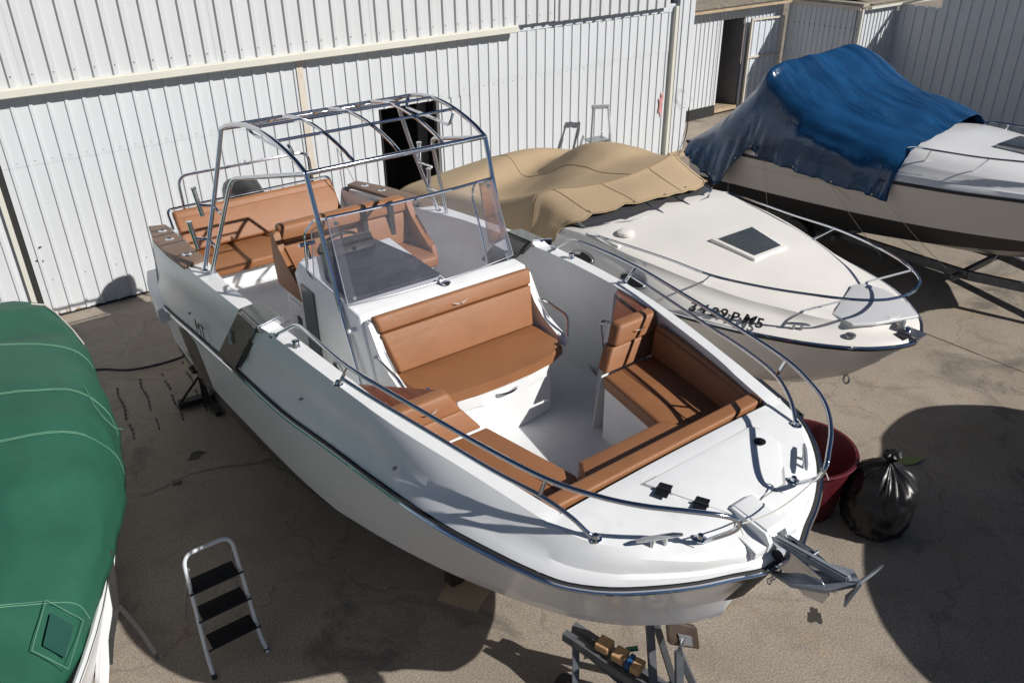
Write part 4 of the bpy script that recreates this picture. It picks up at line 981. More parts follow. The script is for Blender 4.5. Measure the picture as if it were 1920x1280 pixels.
for k in range(7):
    c = Vector((XC - .035 + .004 * k, 1.672 + .013 * k, 1.99 - .030 * k)); tube(bm, [c + Vector((.012 * math.cos(a), 0, .02 * math.sin(a))) if k % 2 else c + Vector((0, .012 * math.cos(a), .02 * math.sin(a))) for a in [q * PI / 4 for q in range(8)]], .004, 5, closed=True)
obj('chain', bm, steel, an)

# ------------------------------------------------------------------ boat stands
st = thing('boat_stand', 'grey steel trestle with timber packing under the bow of the open motorboat', 'boat stand', (2.9, 2.6, 0))
bm = B(); beam(bm, (2.68, 3.06, .42), (2.98, 1.95, .30), .05, .07); obj('top_beam', bm, galv, st)
bm = B(); beam(bm, (2.80, 3.10, .38), (3.10, 2.0, .26), .05, .07); obj('top_beam', bm, galv, st)
for a, b in (((2.72, 2.98, .40), (2.50, 2.72, 0)), ((2.72, 2.92, .40), (3.0, 2.55, 0)), ((2.90, 2.4, .36), (2.55, 2.3, .0)), ((3.02, 2.62, .86), (2.86, 2.30, .0)), ((2.98, 2.3, .74), (2.82, 2.05, 0)), ((2.98, 2.3, .74), (3.2, 2.1, 0)), ((3.02, 2.6, .86), (3.25, 2.5, 0)), ((2.5, 2.72, .03), (3.25, 2.5, .03)), ((2.5, 2.3, .03), (3.2, 2.1, .03))):
    bm = B(); beam(bm, a, b, .05, .045, bev=.003); obj('leg', bm, galv, st)
bm = B(); slab(bm, [(3.02, 2.44, .86), (3.22, 2.36, .74), (3.20, 2.30, .60), (2.99, 2.38, .72)], (-.3, .6, .5), .035, .008); pdp = obj('pad', bm, woodd, st, 30, label='dark weathered wooden support pad')
bm = B(); slab(bm, [(3.06, 2.385, .775), (3.15, 2.35, .72), (3.14, 2.325, .66), (3.05, 2.36, .71)], (-.3, .6, .5), -.01, .001); tube(bm, [(3.0, 2.31, .74), (3.09, 2.36, .72)], .014, 8); obj('pad_bracket', bm, steeld, pdp)
for (y, m_, dzv, L) in ((2.78, wood, .03, .10), (2.66, wood, .03, .09), (2.585, bluep, .035, .035), (2.53, wood, .03, .07)):
    bm = B(); t = (3.06 - y) / 1.11; x = lerp(2.74, 3.04, t); z = lerp(.44, .33, t) + .05
    beam(bm, (x - .05, y, z), (x + .05, y + .03, z), L, .06, bev=.004); obj('packing_block', bm, m_, st)
bm = B(); tube(bm, [(2.86, 2.52, .02), (2.86, 2.52, .22)], .05, 12); tube(bm, [(2.86, 2.52, .22), (2.88, 2.5, .34)], .022, 8); obj('bottle_jack', bm, alu, st, 40)
bm = B(); tube(bm, [(2.98, 2.64, .46), (2.92, 2.69, .44)], .018, 8); obj('green_bottle', bm, mat('green_glass', (.05, .2, .12), .2), st, 40)
for x0, y0, a, k in ((3.05, 2.35, .5, 0), (3.18, 2.4, -.6, 1), (3.12, 2.2, 1.1, 2)):
    bm = B(); d = Vector((math.cos(a), math.sin(a), 0)); beam(bm, Vector((x0, y0, .025 + .045 * k)) - d * .16, Vector((x0, y0, .025 + .045 * k)) + d * .16, .07, .045, bev=.003)
    single('timber_offcut', bm, ply, ['pale timber offcut lying flat on the ground under the bow trestle', 'pale timber offcut crossing another beside the bow trestle pad', 'short pale timber offcut at the outer foot of the bow trestle'][k], 'timber', (x0, y0, .02), 'timber offcuts under the bow trestle')
# keel blocks and plywood
bm = B(); slab(bm, [(2.34, 4.22, .0), (2.52, 3.92, .0), (2.80, 4.08, 0), (2.62, 4.38, .0)], (0, 0, 1), .02); single('plywood_board', bm, ply, 'square plywood board lying on the concrete under the open motorboat bow', 'board', (2.64, 4.03, 0))
bm = B(); box(bm, 2.50, 2.62, 4.24, 4.36, .022, .20, .006); single('timber_block', bm, woodd, 'dark squared timber block standing on the edge of the plywood board', 'timber', (2.75, 4.2, .02))
def stern_stand(x, y, label):
    s2 = thing('boat_stand', label, 'boat stand', (x, y, 0), 'welded stands under the stern of the open motorboat')
    bm = B(); beam(bm, (x - .02, y - .02, .0), (x, y + .02, .50), .06, .06); obj('post', bm, antif, s2)
    bm = B(); beam(bm, (x - .28, y + .12, .045), (x + .26, y + .06, .045), .10, .07); obj('base_beam', bm, antif, s2)
    bm = B(); beam(bm, (x - .26, y + .12, .06), (x - .01, y, .40), .025, .025); obj('brace', bm, antif, s2)
    bm = B(); beam(bm, (x + .02, y - .30, .03), (x, y + .05, .05), .07, .05); obj('foot', bm, antif, s2)
    bm = B(); beam(bm, (x - .1, y, .48), (x + .14, y, .42), .14, .03); obj('pad', bm, antif, s2)
stern_stand(1.86, 8.2, 'black welded stand under the image-left side of the open motorboat stern'); stern_stand(3.9, 8.2, 'black welded stand hidden under the far side of the open motorboat stern')

# ------------------------------------------------------------------ step ladder in the foreground
ld = thing('step_ladder', 'small three step folding ladder with white tube frame standing in shade beside the green cover', 'step ladder', (.87, 4.7, 0))
bm = B(); tube(bm, fillet([(.66, 4.58, 0), (.665, 4.66, .13), (.72, 4.95, .86), (1.07, 4.95, .86), (1.05, 4.66, .13), (1.06, 4.56, 0)], .09, 7), .0145, 10); obj('front_frame', bm, mat('white_tube_paint', (.62, .65, .68), .35), ld, 40)
bm = B(); tube(bm, [(.735, 4.93, .74), (.70, 5.12, .36), (.67, 5.26, .0)], .010, 8); obj('leg', bm, alu, ld, 40)
bm = B(); tube(bm, [(1.055, 4.93, .74), (1.07, 5.12, .36), (1.10, 5.26, .0)], .010, 8); obj('leg', bm, alu, ld, 40)
for z, y in ((.62, 4.90), (.42, 4.82), (.21, 4.73)):
    bm = B(); box(bm, .71, 1.04, y - .085, y + .06, z - .010, z + .010, .006); stp = obj('step', bm, mat('black_tread', (.010, .010, .011), .8, spec=.2), ld, 35)
    bm = B(); tube(bm, [(.68, y - .085, z - .012), (1.07, y - .085, z - .012)], .008, 6); obj('step_bar', bm, blackp, stp)
for x in (.66, 1.06):
    bm = B(); tube(bm, [(x, 4.575, 0.0), (x, 4.58, .03)], .019, 8); obj('rubber_foot', bm, rubber, ld)

# ladder by the warehouse
l2 = thing('step_ladder', 'tall aluminium platform step ladder by the warehouse wall behind the tan boat cover', 'step ladder', (10.2, 10.9, 0))
for nm, a, b in (('stile', (9.66, 10.72, .0), (10.12, 11.15, 1.50)), ('stile', (10.22, 10.6, .0), (10.46, 11.12, 1.46))):
    bm = B(); beam(bm, a, b, .03, .06, bev=.004); obj(nm, bm, alu, l2)
for a, b in (((9.86, 11.5, 0), (9.95, 11.2, 1.0)), ((10.5, 11.45, 0), (10.40, 11.2, 1.0))):
    bm = B(); beam(bm, a, b, .02, .04); obj('leg', bm, alu, l2)
bm = B(); beam(bm, (10.10, 11.16, 1.50), (10.48, 11.13, 1.46), .05, .07, bev=.006); obj('top_tray', bm, alu, l2, 35)
bm = B(); slab(bm, [(9.92, 10.95, .90), (10.32, 10.9, .90), (10.40, 11.2, .90), (10.02, 11.25, .90)], (0, 0, 1), .03); obj('platform', bm, steeld, l2)
for k in range(3):
    t = .15 + k * .16; bm = B(); beam(bm, Vector((9.66, 10.72, 0)).lerp(Vector((10.12, 11.15, 1.5)), t), Vector((10.22, 10.6, 0)).lerp(Vector((10.46, 11.12, 1.46)), t), .08, .025); obj('rung', bm, alu, l2)

# ------------------------------------------------------------------ second boat: white cuddy with tan cover
X2C = 6.4
CB = thing('cuddy_boat', 'cream white cabin boat with bow rail and dark square deck hatch beside the open motorboat', 'boat', (X2C, 6, .3))
R2 = [(0, 2.90, 1.54), (.12, 2.93, 1.54), (.27, 3.0, 1.54), (.42, 3.1, 1.54), (.56, 3.24, 1.54), (.70, 3.42, 1.54), (.84, 3.65, 1.54), (.97, 3.95, 1.53), (1.08, 4.3, 1.52), (1.17, 4.8, 1.49), (1.22, 5.5, 1.45), (1.24, 6.5, 1.38), (1.23, 8.0, 1.28), (1.19, 9.4, 1.2)]
G2 = [(0, 2.97, 1.59), (.09, 2.98, 1.59), (.22, 3.06, 1.59), (.34, 3.18, 1.59), (.44, 3.34, 1.595), (.53, 3.54, 1.60), (.63, 3.78, 1.61), (.77, 4.05, 1.63), (.90, 4.4, 1.66), (1.02, 4.9, 1.72), (1.10, 5.5, 1.75), (1.14, 6.5, 1.74), (1.15, 8.0, 1.40), (1.1, 9.3, 1.3)]
C2 = [(0, 3.15, 1.26), (.08, 3.25, 1.18), (.2, 3.42, 1.08), (.32, 3.6, .98), (.44, 3.8, .92), (.56, 4.0, .87), (.68, 4.3, .82), (.8, 4.6, .78), (.9, 5.0, .74), (.98, 5.5, .70), (1.04, 6.2, .66), (1.06, 7, .62), (1.06, 8.2, .6), (1.04, 9.3, .6)]
K2 = [(3.15, 1.25), (3.25, 1.15), (3.42, .98), (3.6, .86), (3.8, .72), (4.0, .62), (4.3, .5), (4.6, .44), (5.0, .4), (5.5, .37), (6.2, .35), (7, .34), (8.2, .33), (9.3, .33)]
r2, g2, c2, k2 = catmull(R2, 3), catmull(G2, 3), catmull(C2, 3), catmull([(0, y, z) for y, z in K2], 3)
def side2(s, p, xc=X2C): return Vector((xc + s * p.x, p.y, p.z))
def simplehull(r, c, k, xc, extra=None):
    bm = B(); rings = []
    for i in range(len(r)):
        half = [k[i], lerp(k[i], c[i], .5), c[i], lerp(c[i], r[i], .3), lerp(c[i], r[i], .65), r[i]]
        rings.append([side2(-1, p, xc) for p in half[::-1]] + [side2(1, p, xc) for p in half[1:]])
    V_ = loft(bm, rings); bm.faces.new(V_[-1]); bmesh.ops.remove_doubles(bm, verts=bm.verts, dist=.003); return bm
obj('hull', simplehull(r2, c2, k2, X2C), gel2, CB, 35)
bm = B()
for s in (-1, 1): tube(bm, [side2(s, p) for p in r2], .022, 8)
rb = obj('rub_rail', bm, rubber, CB, 40)
bm = B()
for s in (-1, 1): tube(bm, [side2(s, p + Vector((.014, -.012 if p.x < .8 else 0, .014))) for p in r2], .011, 6)
obj('steel_strip', bm, steel, rb, 40)
# low foredeck rim + raised cabin top
TOPC = [(0, 3.50, 1.66), (.12, 3.51, 1.67), (.24, 3.55, 1.68), (.34, 3.62, 1.69), (.42, 3.72, 1.70), (.50, 3.85, 1.715), (.58, 4.0, 1.73), (.68, 4.25, 1.75), (.78, 4.6, 1.79), (.88, 5.0, 1.82), (.96, 5.5, 1.85), (1.0, 6.1, 1.86), (1.02, 7.0, 1.5), (1.0, 9.2, 1.3)]
tc_ = catmull(TOPC, 3)
def crown(y): return interp(y, [(3.5, 0), (4.2, .07), (5.0, .11), (6.0, .10), (7.2, 0), (9, 0)])
bm = B()
for s in (-1, 1):
    rings = []
    for i in range(len(r2)):
        r, g, t_ = r2[i], g2[i], tc_[i]
        rings.append([side2(s, p) for p in [r + Vector((0, 0, .02)), lerp(r, g, .5) + Vector((.012, 0, .02)), g, lerp(g, t_, .3), lerp(g, t_, .42) + Vector((0, 0, .03)), lerp(g, t_, .85) + Vector((.0, 0, .012)), t_]])
    loft(bm, rings)
rings = []
for i in range(len(tc_)):
    t_ = tc_[i]; rings.append([Vector((X2C + t_.x * u, t_.y, t_.z + crown(t_.y) * (1 - abs(u) ** 1.7))) for u in (-1, -.8, -.55, -.3, 0, .3, .55, .8, 1)])
loft(bm, rings); bmesh.ops.remove_doubles(bm, verts=bm.verts, dist=.003); obj('deck', bm, gel2, CB, 38)
def dz2(x, y):
    i = min(range(len(tc_)), key=lambda k: abs(tc_[k].y - y)); t_ = tc_[i]; return t_.z + crown(y) * (1 - min(1, abs(x - X2C) / max(.1, t_.x)) ** 1.7)
# deck hatch
bm = B(); h = [(X2C - .315, 4.93), (X2C - .25, 4.43), (X2C + .25, 4.43), (X2C + .315, 4.93)]
prism(bm, h, lambda x, y: dz2(X2C, y) - .03, lambda x, y: dz2(X2C, y) + .012, .012, 3); hh = obj('hatch_frame', bm, gel2, CB, 35)
bm = B(); h = [(X2C - .265, 4.89), (X2C - .205, 4.475), (X2C + .205, 4.475), (X2C + .265, 4.89)]
prism(bm, h, lambda x, y: dz2(X2C, y) + .0, lambda x, y: dz2(X2C, y) + .02, .008, 2); obj('smoked_lid', bm, hatchg, hh, 35)
# windscreen base glass
bm = B()
wb = [(-1.02, 6.45, 1.87), (-.98, 6.05, 1.88), (-.6, 5.78, 1.93), (-.2, 5.68, 1.95), (.2, 5.68, 1.95), (.6, 5.78, 1.93), (.98, 6.05, 1.88), (1.02, 6.45, 1.87)]
wt = [(-1.0, 6.75, 1.92), (-.96, 6.42, 1.96), (-.6, 6.18, 2.0), (-.2, 6.06, 2.03), (.2, 6.06, 2.03), (.6, 6.18, 2.0), (.96, 6.42, 1.97), (1.0, 6.75, 1.93)]
wb = [Vector((X2C + a, b, c)) for a, b, c in wb]; wt = [Vector((X2C + a, b, c)) for a, b, c in wt]
loft(bm, [wb, wt]); w2 = obj('windscreen', bm, mat('dark_tinted_glass', (.06, .06, .065), .08, spec=.8), CB, 40)
bm = B(); tube(bm, [p + Vector((0, -.01, 0)) for p in wb], .012, 6)
for i in (1, 3, 4, 6): tube(bm, [wb[i], wt[i]], .016, 6)
obj('windscreen_frame', bm, steeld, w2, 40)
bm = B(); lathe(bm, [(.085, -.01), (.085, .02), (.06, .035), (.03, .04)], (X2C - .80, 5.62, dz2(X2C - .8, 5.62) + .0), 'Z', 16); obj('vent_cowl', bm, gel2, CB, 40)
bm = B(); xprof(bm, [(5.4, 1.72), (5.5, 1.86), (5.75, 1.87), (5.85, 1.72)], X2C - 1.02, X2C - .86, .02); obj('deck_step', bm, gel2, CB, 35)
# rail
RL2 = [(1.03, 6.05, 1.80), (1.04, 5.9, 1.86), (1.02, 5.6, 1.885), (.95, 4.9, 1.90), (.93, 4.38, 1.91), (.80, 3.9, 1.93), (.62, 3.5, 1.95), (.45, 3.25, 1.955), (.28, 3.10, 1.96), (.1, 3.04, 1.96), (0, 3.03, 1.96)]
bm = B()
P = catmull(RL2, 5); P = [side2(-1, p) for p in P] + [side2(1, p) for p in P[::-1][1:]]
tube(bm, P, .0125, 8)
for s in (-1, 1):
    tube(bm, [side2(s, Vector((.94, 4.38, 1.91))), side2(s, Vector((.82, 4.55, 1.75)))], .010, 6)
    tube(bm, [side2(s, Vector((.47, 3.29, 1.952))), side2(s, Vector((.49, 3.73, 1.66)))], .010, 6)
    lathe(bm, [(.025, -.01), (.025, .01)], side2(s, Vector((1.03, 6.05, 1.79))), 'Z', 10)
obj('bow_rail', bm, steel, CB, 40)
# anchor locker lid (large light grey panel) and fittings
bm = B(); slab(bm, [(X2C - .33, 3.50, 1.655), (X2C - .36, 3.28, 1.655), (X2C - .17, 3.17, 1.65), (X2C + .24, 3.02, 1.65), (X2C + .38, 3.20, 1.66), (X2C + .42, 3.46, 1.685), (X2C + .36, 3.62, 1.705), (X2C + .24, 3.68, 1.71)], (0, 0, 1), .03, .012, 3); al = obj('anchor_locker_lid', bm, mat('pale_grey_gelcoat', (.56, .56, .57), .35), CB, 35)
bm = B(); lathe(bm, [(.03, 0), (.03, .006), (.018, .009)], (X2C + .31, 3.56, 1.728), 'Z', 14); obj('latch', bm, steel, al, 40)
bm = B(); tube(bm, [Vector((X2C + .06 + .10 * math.cos(a), 3.17 + .055 * math.sin(a), 1.683)) for a in [2 * PI * k / 24 for k in range(24)]], .004, 5, closed=True)
tube(bm, catmull([Vector(p) for p in [(X2C - .01, 3.15, 1.684), (X2C + .03, 3.19, 1.684), (X2C + .06, 3.15, 1.684), (X2C + .10, 3.19, 1.684), (X2C + .13, 3.18, 1.684)]]), .005, 5); obj('moulded_emblem', bm, gel3, al)
bm = B(); tube(bm, [(X2C - .02, 3.03, 1.64), (X2C + .10, 3.08, 1.64)], .028, 10); box(bm, X2C - .02, X2C + .12, 2.86, 3.04, 1.595, 1.61); obj('anchor_roller', bm, steeld, CB, 40)
bm = B(); box(bm, X2C - .10, X2C + .02, 2.93, 3.06, 1.592, 1.60); obj('roller_slot', bm, antif, CB)
bm = B(); lathe(bm, [(.03, 0), (.03, .03), (.018, .04)], (X2C + .03, 2.99, 1.60), 'Z', 12); obj('navigation_light', bm, steel, CB, 40)
cleat(CB, (X2C - .66, 3.60, 1.60), (.65, -.75, 0), .10, steeld)
bm = B(); lathe(bm, [(.045, 0), (.045, .02), (.02, .03)], (X2C - .42, 3.24, 1.60), 'Z', 14); obj('deck_fitting', bm, steeld, CB, 40)
bm = B(); tube(bm, [Vector((X2C + .0, 3.42 + .028 * math.cos(a), .93 + .045 * math.sin(a))) for a in [2 * PI * k / 14 for k in range(14)]], .010, 6, closed=True); obj('bow_eye', bm, steeld, CB, 40)
for (y, z) in ((5.12, 1.645), (5.85, 1.65)):
    bm = B(); n = 20; c = Vector((X2C - 1.165, y, z)); ring = [c + Vector((.025 * math.sin(a), .16 * math.cos(a), .05 * math.sin(a))) for a in [2 * PI * k / n for k in range(n)]]
    vs = [bm.verts.new(p + Vector((-.006, 0, .01))) for p in ring]; bm.faces.new(vs); pt = obj('portlight', bm, blackp, CB)
    bm = B(); tube(bm, [p + Vector((-.006, 0, .01)) for p in ring], .010, 6, closed=True); obj('portlight_rim', bm, steeld, pt, 40)
# registration written by hand
regs = '3429PM5'
def facept(y, f):
    i = min(range(len(r2)), key=lambda k: abs(g2[k].y - y)); g, t_ = g2[i], tc_[i]; return side2(-1, lerp(g, t_, f))
def rpt(y, c=None):
    i = min(range(len(r2)), key=lambda q: abs(r2[q].y - y)); return side2(-1, r2[i] + Vector((0, 0, .02))), side2(-1, g2[i])
A0, A1 = rpt(4.50); B0, B1 = rpt(3.86)
fwd = (B0 - A0).normalized(); upv = ((A1 - A0) + (B1 - B0)).normalized(); nn = fwd.cross(upv).normalized()
if nn.z < 0: nn = -nn
for k, ch in enumerate(regs):
    o_ = A0 + fwd * (.098 * k + (.01 if k > 4 else 0) + (.03 if k == 6 else 0)) + upv * (.035 + .010 * (k % 2)) + nn * .036
    text('registration_letter', ch, .15, ink, CB, frame(o_, fwd, upv), .0008, .0035, .10 * ((k % 3) - 1))
# trailer under it (dark)
def trailer(name, label, xc, y0, y1, z, m=galv, yb=0):
    tr = thing(name, label, 'trailer', (xc, (y0 + y1) / 2, 0))
    for s in (-1, 1):
        bm = B(); beam(bm, (xc + s * .55, y1, z), (xc + s * .50, y0 + 1.2, z), .06, .12); obj('side_rail', bm, m, tr)
        bm = B(); beam(bm, (xc + s * .50, y0 + 1.2, z), (xc, y0 - .4, z), .06, .12); obj('drawbar', bm, m, tr)
        bm = B(); lathe(bm, [(.05, -.09), (.27, -.09), (.3, -.07), (.3, .07), (.27, .09), (.05, .09)], (xc + s * .88, y1 - 2.0, .3), 'X', 22); wl = obj('wheel', bm, rubber, tr, 35)
        bm = B(); lathe(bm, [(.03, -.1), (.17, -.095), (.17, .095), (.03, .1)], (xc + s * .88, y1 - 2.0, .3), 'X', 16); obj('rim', bm, alu, wl, 35)
    for y in (y0 + 1.3, (y0 + y1) / 2 + .3, y1 - 2.0, y1 - .1):
        bm = B(); beam(bm, (xc - .7, y, z - .02), (xc + .7, y, z - .02), .06, .08); obj('cross_member', bm, m, tr)
    return tr
trailer('boat_trailer', 'dark galvanised trailer carrying the cream cabin boat', X2C, 4.2, 9.2, .26, antif)

def coverstrip(bm, stations, sub=4, wr=.02, ws=(2.2, 2.2), seed=0, fold=0., ragged=0., lin=False):
    """stations: rows of 3-D points (same count), smoothed both ways; sides hang in folds, top creased"""
    rows = []
    for st_ in stations: rows.append(catmull([Vector(p) for p in st_], sub))
    cols = list(zip(*rows)); cols = [([lerp(c[q], c[q + 1], t / (sub + 1)) for q in range(len(c) - 1) for t in range(sub + 1)] + [c[-1]]) if lin else catmull(list(c), sub + 1) for c in cols]
    rows = list(zip(*cols)); out = []
    nr, nc = len(rows), len(rows[0])
    for i, r in enumerate(rows):
        row = []
        for j, p in enumerate(r):
            a = rows[min(i + 1, nr - 1)][j] - rows[max(i - 1, 0)][j]; b = rows[i][min(j + 1, nc - 1)] - rows[i][max(j - 1, 0)]
            n = b.cross(a)
            if n.length > 1e-6: n.normalize()
            w1 = noise.noise(Vector((p.x * ws[0] + seed, p.y * ws[1], p.z * 1.5)))
            rg = lambda x, y, z: max(0, 1 - 2.6 * abs(noise.noise(Vector((x, y, z)))))
            w2_ = rg(p.x * ws[0] * 1.3 + seed * 2, p.y * ws[1] * 1.1 + p.x * 1.2, p.z * 1.2) * .8
            d = wr * (w1 + w2_)
            je = min(j, nc - 1 - j) / (nc * .5)            # 0 at the hanging edge, 1 on top
            if fold:
                hang = max(0, 1 - je * 2.1)
                d += fold * hang * (rg(p.y * 4.5 + p.z * 1.0, seed, p.z * .35) - .35) + fold * .35 * hang * rg(p.y * 11 + p.z * 2., seed + 4, p.z * .5)
            q = p - n * d
            if ragged:
                if j < 2 or j > nc - 3: q.z += ragged * noise.noise(Vector((p.y * 5, seed, 1)))
                if i > nr - 3: q = q + Vector((0, ragged * (1.2 * noise.noise(Vector((p.x * 6, seed, 4))) ), ragged * .8 * noise.noise(Vector((p.x * 6, seed, 4)))))
            row.append(q)
        out.append(row)
    loft(bm, out); return out
# tan cover
SA = lambda y, L: [(X2C + a, y + (b if len(q) == 3 else 0), q[-1]) for q in L for a, b in [(q[0], q[1] if len(q) == 3 else 0)]]
st2 = [
 SA(9.55, [(-1.22, 1.10), (-1.22, 1.30), (-1.12, 1.44), (-.6, 1.50), (0, 1.54), (.6, 1.52), (1.15, 1.46), (1.25, 1.35), (1.25, 1.1)]),
 SA(9.2, [(-1.26, 1.18), (-1.27, 1.38), (-1.12, 1.52), (-.6, 1.62), (0, 1.70), (.6, 1.70), (1.15, 1.62), (1.27, 1.45), (1.27, 1.2)]),
 SA(8.7, [(-1.28, 1.30), (-1.28, 1.46), (-1.14, 1.60), (-.6, 1.70), (0, 1.84), (.6, 1.84), (1.15, 1.70), (1.28, 1.5), (1.28, 1.3)]),
 SA(8.35, [(-1.28, 1.34), (-1.28, 1.52), (-1.14, 1.68), (-.7, 1.58), (0, 1.66), (.6, 1.80), (1.15, 1.74), (1.28, 1.5), (1.28, 1.3)]),
 SA(7.9, [(-1.28, 1.38), (-1.27, 1.58), (-1.14, 1.74), (-.7, 1.62), (0, 1.80), (.5, 2.05), (1.08, 1.90), (1.28, 1.6), (1.28, 1.35)]),
 SA(7.5, [(-1.28, 1.38), (-1.26, 1.62), (-1.12, 1.80), (-.6, 1.74), (0, 2.0), (.45, 2.20), (1.02, 2.03), (1.26, 1.7), (1.26, 1.4)]),
 SA(7.15, [(-1.28, 1.40), (-1.25, 1.66), (-1.10, 1.90), (-.6, 1.90), (0, 2.06), (.5, 2.21), (1.02, 2.07), (1.24, 1.8), (1.25, 1.45)]),
 SA(6.9, [(-1.28, 1.44), (-1.24, 1.70), (-1.09, 2.0), (-.6, 2.00), (0, 2.06), (.5, 2.14), (1.02, 2.08), (1.22, 1.85), (1.24, 1.5)]),
 [(X2C - 1.27, 6.68, 1.56), (X2C - 1.20, 6.72, 1.84), (X2C - 1.06, 6.73, 2.085), (X2C - .55, 6.54, 2.10), (X2C, 6.46, 2.14), (X2C + .55, 6.54, 2.17), (X2C + 1.02, 6.72, 2.12), (X2C + 1.17, 6.75, 1.95), (X2C + 1.2, 6.75, 1.72)],
 [(X2C - 1.25, 6.60, 1.60), (X2C - 1.18, 6.64, 1.86), (X2C - 1.04, 6.67, 2.10), (X2C - .55, 6.47, 2.12), (X2C, 6.38, 2.16), (X2C + .55, 6.47, 2.185), (X2C + 1.02, 6.67, 2.13), (X2C + 1.16, 6.7, 1.95), (X2C + 1.2, 6.7, 1.75)],
 [(X2C - 1.22, 6.54, 1.62), (X2C - 1.14, 6.57, 1.87), (X2C - 1.01, 6.58, 2.09), (X2C - .53, 6.39, 2.11), (X2C, 6.30, 2.14), (X2C + .53, 6.39, 2.165), (X2C + 1.0, 6.60, 2.11), (X2C + 1.13, 6.62, 1.94), (X2C + 1.17, 6.62, 1.76)],
 [(X2C - 1.20, 6.42, 1.66), (X2C - 1.12, 6.44, 1.86), (X2C - .97, 6.34, 2.01), (X2C - .5, 6.16, 2.075), (X2C, 6.07, 2.10), (X2C + .5, 6.14, 2.10), (X2C + .97, 6.36, 2.03), (X2C + 1.09, 6.46, 1.92), (X2C + 1.12, 6.48, 1.82)],
 [(X2C - 1.17, 6.30, 1.70), (X2C - 1.08, 6.26, 1.84), (X2C - .92, 6.10, 1.94), (X2C - .47, 5.96, 2.02), (X2C + .05, 5.87, 2.04), (X2C + .5, 5.88, 2.02), (X2C + .95, 6.10, 1.96), (X2C + 1.04, 6.24, 1.90), (X2C + 1.06, 6.28, 1.87)],
]
bm = B(); ed = coverstrip(bm, st2, 4, .007, (2.4, 1.6), 3.0, fold=.022, ragged=.05)
# ragged free edge at the front
tc2 = single('canvas_cover', bm, tan, 'sand coloured canvas cover sagging over the cockpit of the cream cabin boat', 'boat cover', (X2C, 7.4, 1.6), smooth=32)
sm = tc2.modifiers.new('thick', 'SOLIDIFY'); sm.thickness = .006
tans = mat('tan_stitching', (.30, .21, .12), .9)
def attach2(o): o.parent = tc2; o.data.transform(Matrix.Translation(-tc2.location)); return o
bm = B(); tube(bm, [p + Vector((0, .012, .006)) for p in ed[-1]], .007, 5); attach2(obj('hem', bm, tans, None))
bm = B(); tube(bm, [p + Vector((0, 0, .004)) for p in ed[45]], .004, 5); attach2(obj('seam', bm, tans, None))
nc_ = len(ed[0])
for f in (.30, .42, .56, .70):
    j_ = int(nc_ * f); bm = B(); tube(bm, [ed[i][j_] + Vector((0, 0, .003)) for i in range(46, len(ed))], .0035, 4); attach2(obj('seam', bm, tans, None))
bm = B(); j_ = int(nc_ * .5); tube(bm, [ed[i][j_] + Vector((0, 0, .003)) for i in range(2, 46)], .003, 4); attach2(obj('seam', bm, tans, None))
for k in range(7):
    p = ed[-2][int(nc_ * (.2 + .1 * k))]; bm = B(); lathe(bm, [(.010, -.002), (.010, .006)], p + Vector((0, 0, .004)), 'Z', 8); attach2(obj('eyelet', bm, steeld, None))

# ------------------------------------------------------------------ third boat under a blue tarp
X3 = 11.35
TB = thing('cabin_cruiser', 'white cabin cruiser with black waterline half under a blue tarpaulin on a trailer', 'boat', (X3, 6, .4))
R3 = [(0, 2.55, 1.70), (.12, 2.58, 1.70), (.3, 2.7, 1.70), (.5, 2.9, 1.695), (.7, 3.2, 1.69), (.88, 3.6, 1.675), (1.03, 4.1, 1.65), (1.15, 4.6, 1.62), (1.24, 5.2, 1.59), (1.29, 6.0, 1.53), (1.30, 7.0, 1.45), (1.28, 8.0, 1.40), (1.22, 8.9, 1.36)]
G3 = [(0, 2.68, 1.80), (.1, 2.70, 1.80), (.26, 2.82, 1.81), (.44, 3.02, 1.82), (.62, 3.32, 1.83), (.78, 3.7, 1.84), (.92, 4.2, 1.84), (1.02, 4.7, 1.83), (1.10, 5.3, 1.83), (1.15, 6.0, 1.80), (1.17, 7.0, 1.70), (1.16, 8.0, 1.58), (1.10, 8.85, 1.42)]
C3 = [(0, 2.9, 1.3), (.1, 3.0, 1.24), (.24, 3.15, 1.16), (.4, 3.35, 1.08), (.56, 3.6, 1.0), (.72, 3.95, .94), (.86, 4.4, .88), (.97, 4.9, .82), (1.06, 5.5, .76), (1.12, 6.2, .7), (1.15, 7.1, .66), (1.15, 8.0, .63), (1.12, 8.8, .62)]
K3 = [(2.9, 1.28), (3.0, 1.16), (3.15, 1.02), (3.35, .88), (3.6, .76), (3.95, .66), (4.4, .56), (4.9, .48), (5.5, .44), (6.2, .42), (7.1, .4), (8.0, .4), (8.8, .4)]
r3, g3, c3, k3 = catmull(R3, 3), catmull(G3, 3), catmull(C3, 3), catmull([(0, y, z) for y, z in K3], 3)
def hull3mat():
    m = mat('hull_with_black_boot', (.6, .58, .56), .3); t = m.node_tree; b = t.nodes['Principled BSDF']; L = t.links.new
    g = t.nodes.new('ShaderNodeNewGeometry'); s = t.nodes.new('ShaderNodeSeparateXYZ'); L(g.outputs['Position'], s.inputs[0])
    a = t.nodes.new('ShaderNodeMath'); a.operation = 'MULTIPLY_ADD'; a.inputs[1].default_value = -.055; a.inputs[2].default_value = 1.33; L(s.outputs[1], a.inputs[0])
    lt = t.nodes.new('ShaderNodeMath'); lt.operation = 'LESS_THAN'; L(s.outputs[2], lt.inputs[0]); L(a.outputs[0], lt.inputs[1])
    mx = t.nodes.new('ShaderNodeMix'); mx.data_type = 'RGBA'; L(lt.outputs[0], mx.inputs[0]); mx.inputs[6].default_value = (.62, .60, .58, 1); mx.inputs[7].default_value = (.014, .015, .017, 1)
    L(mx.outputs[2], b.inputs['Base Color']); return m
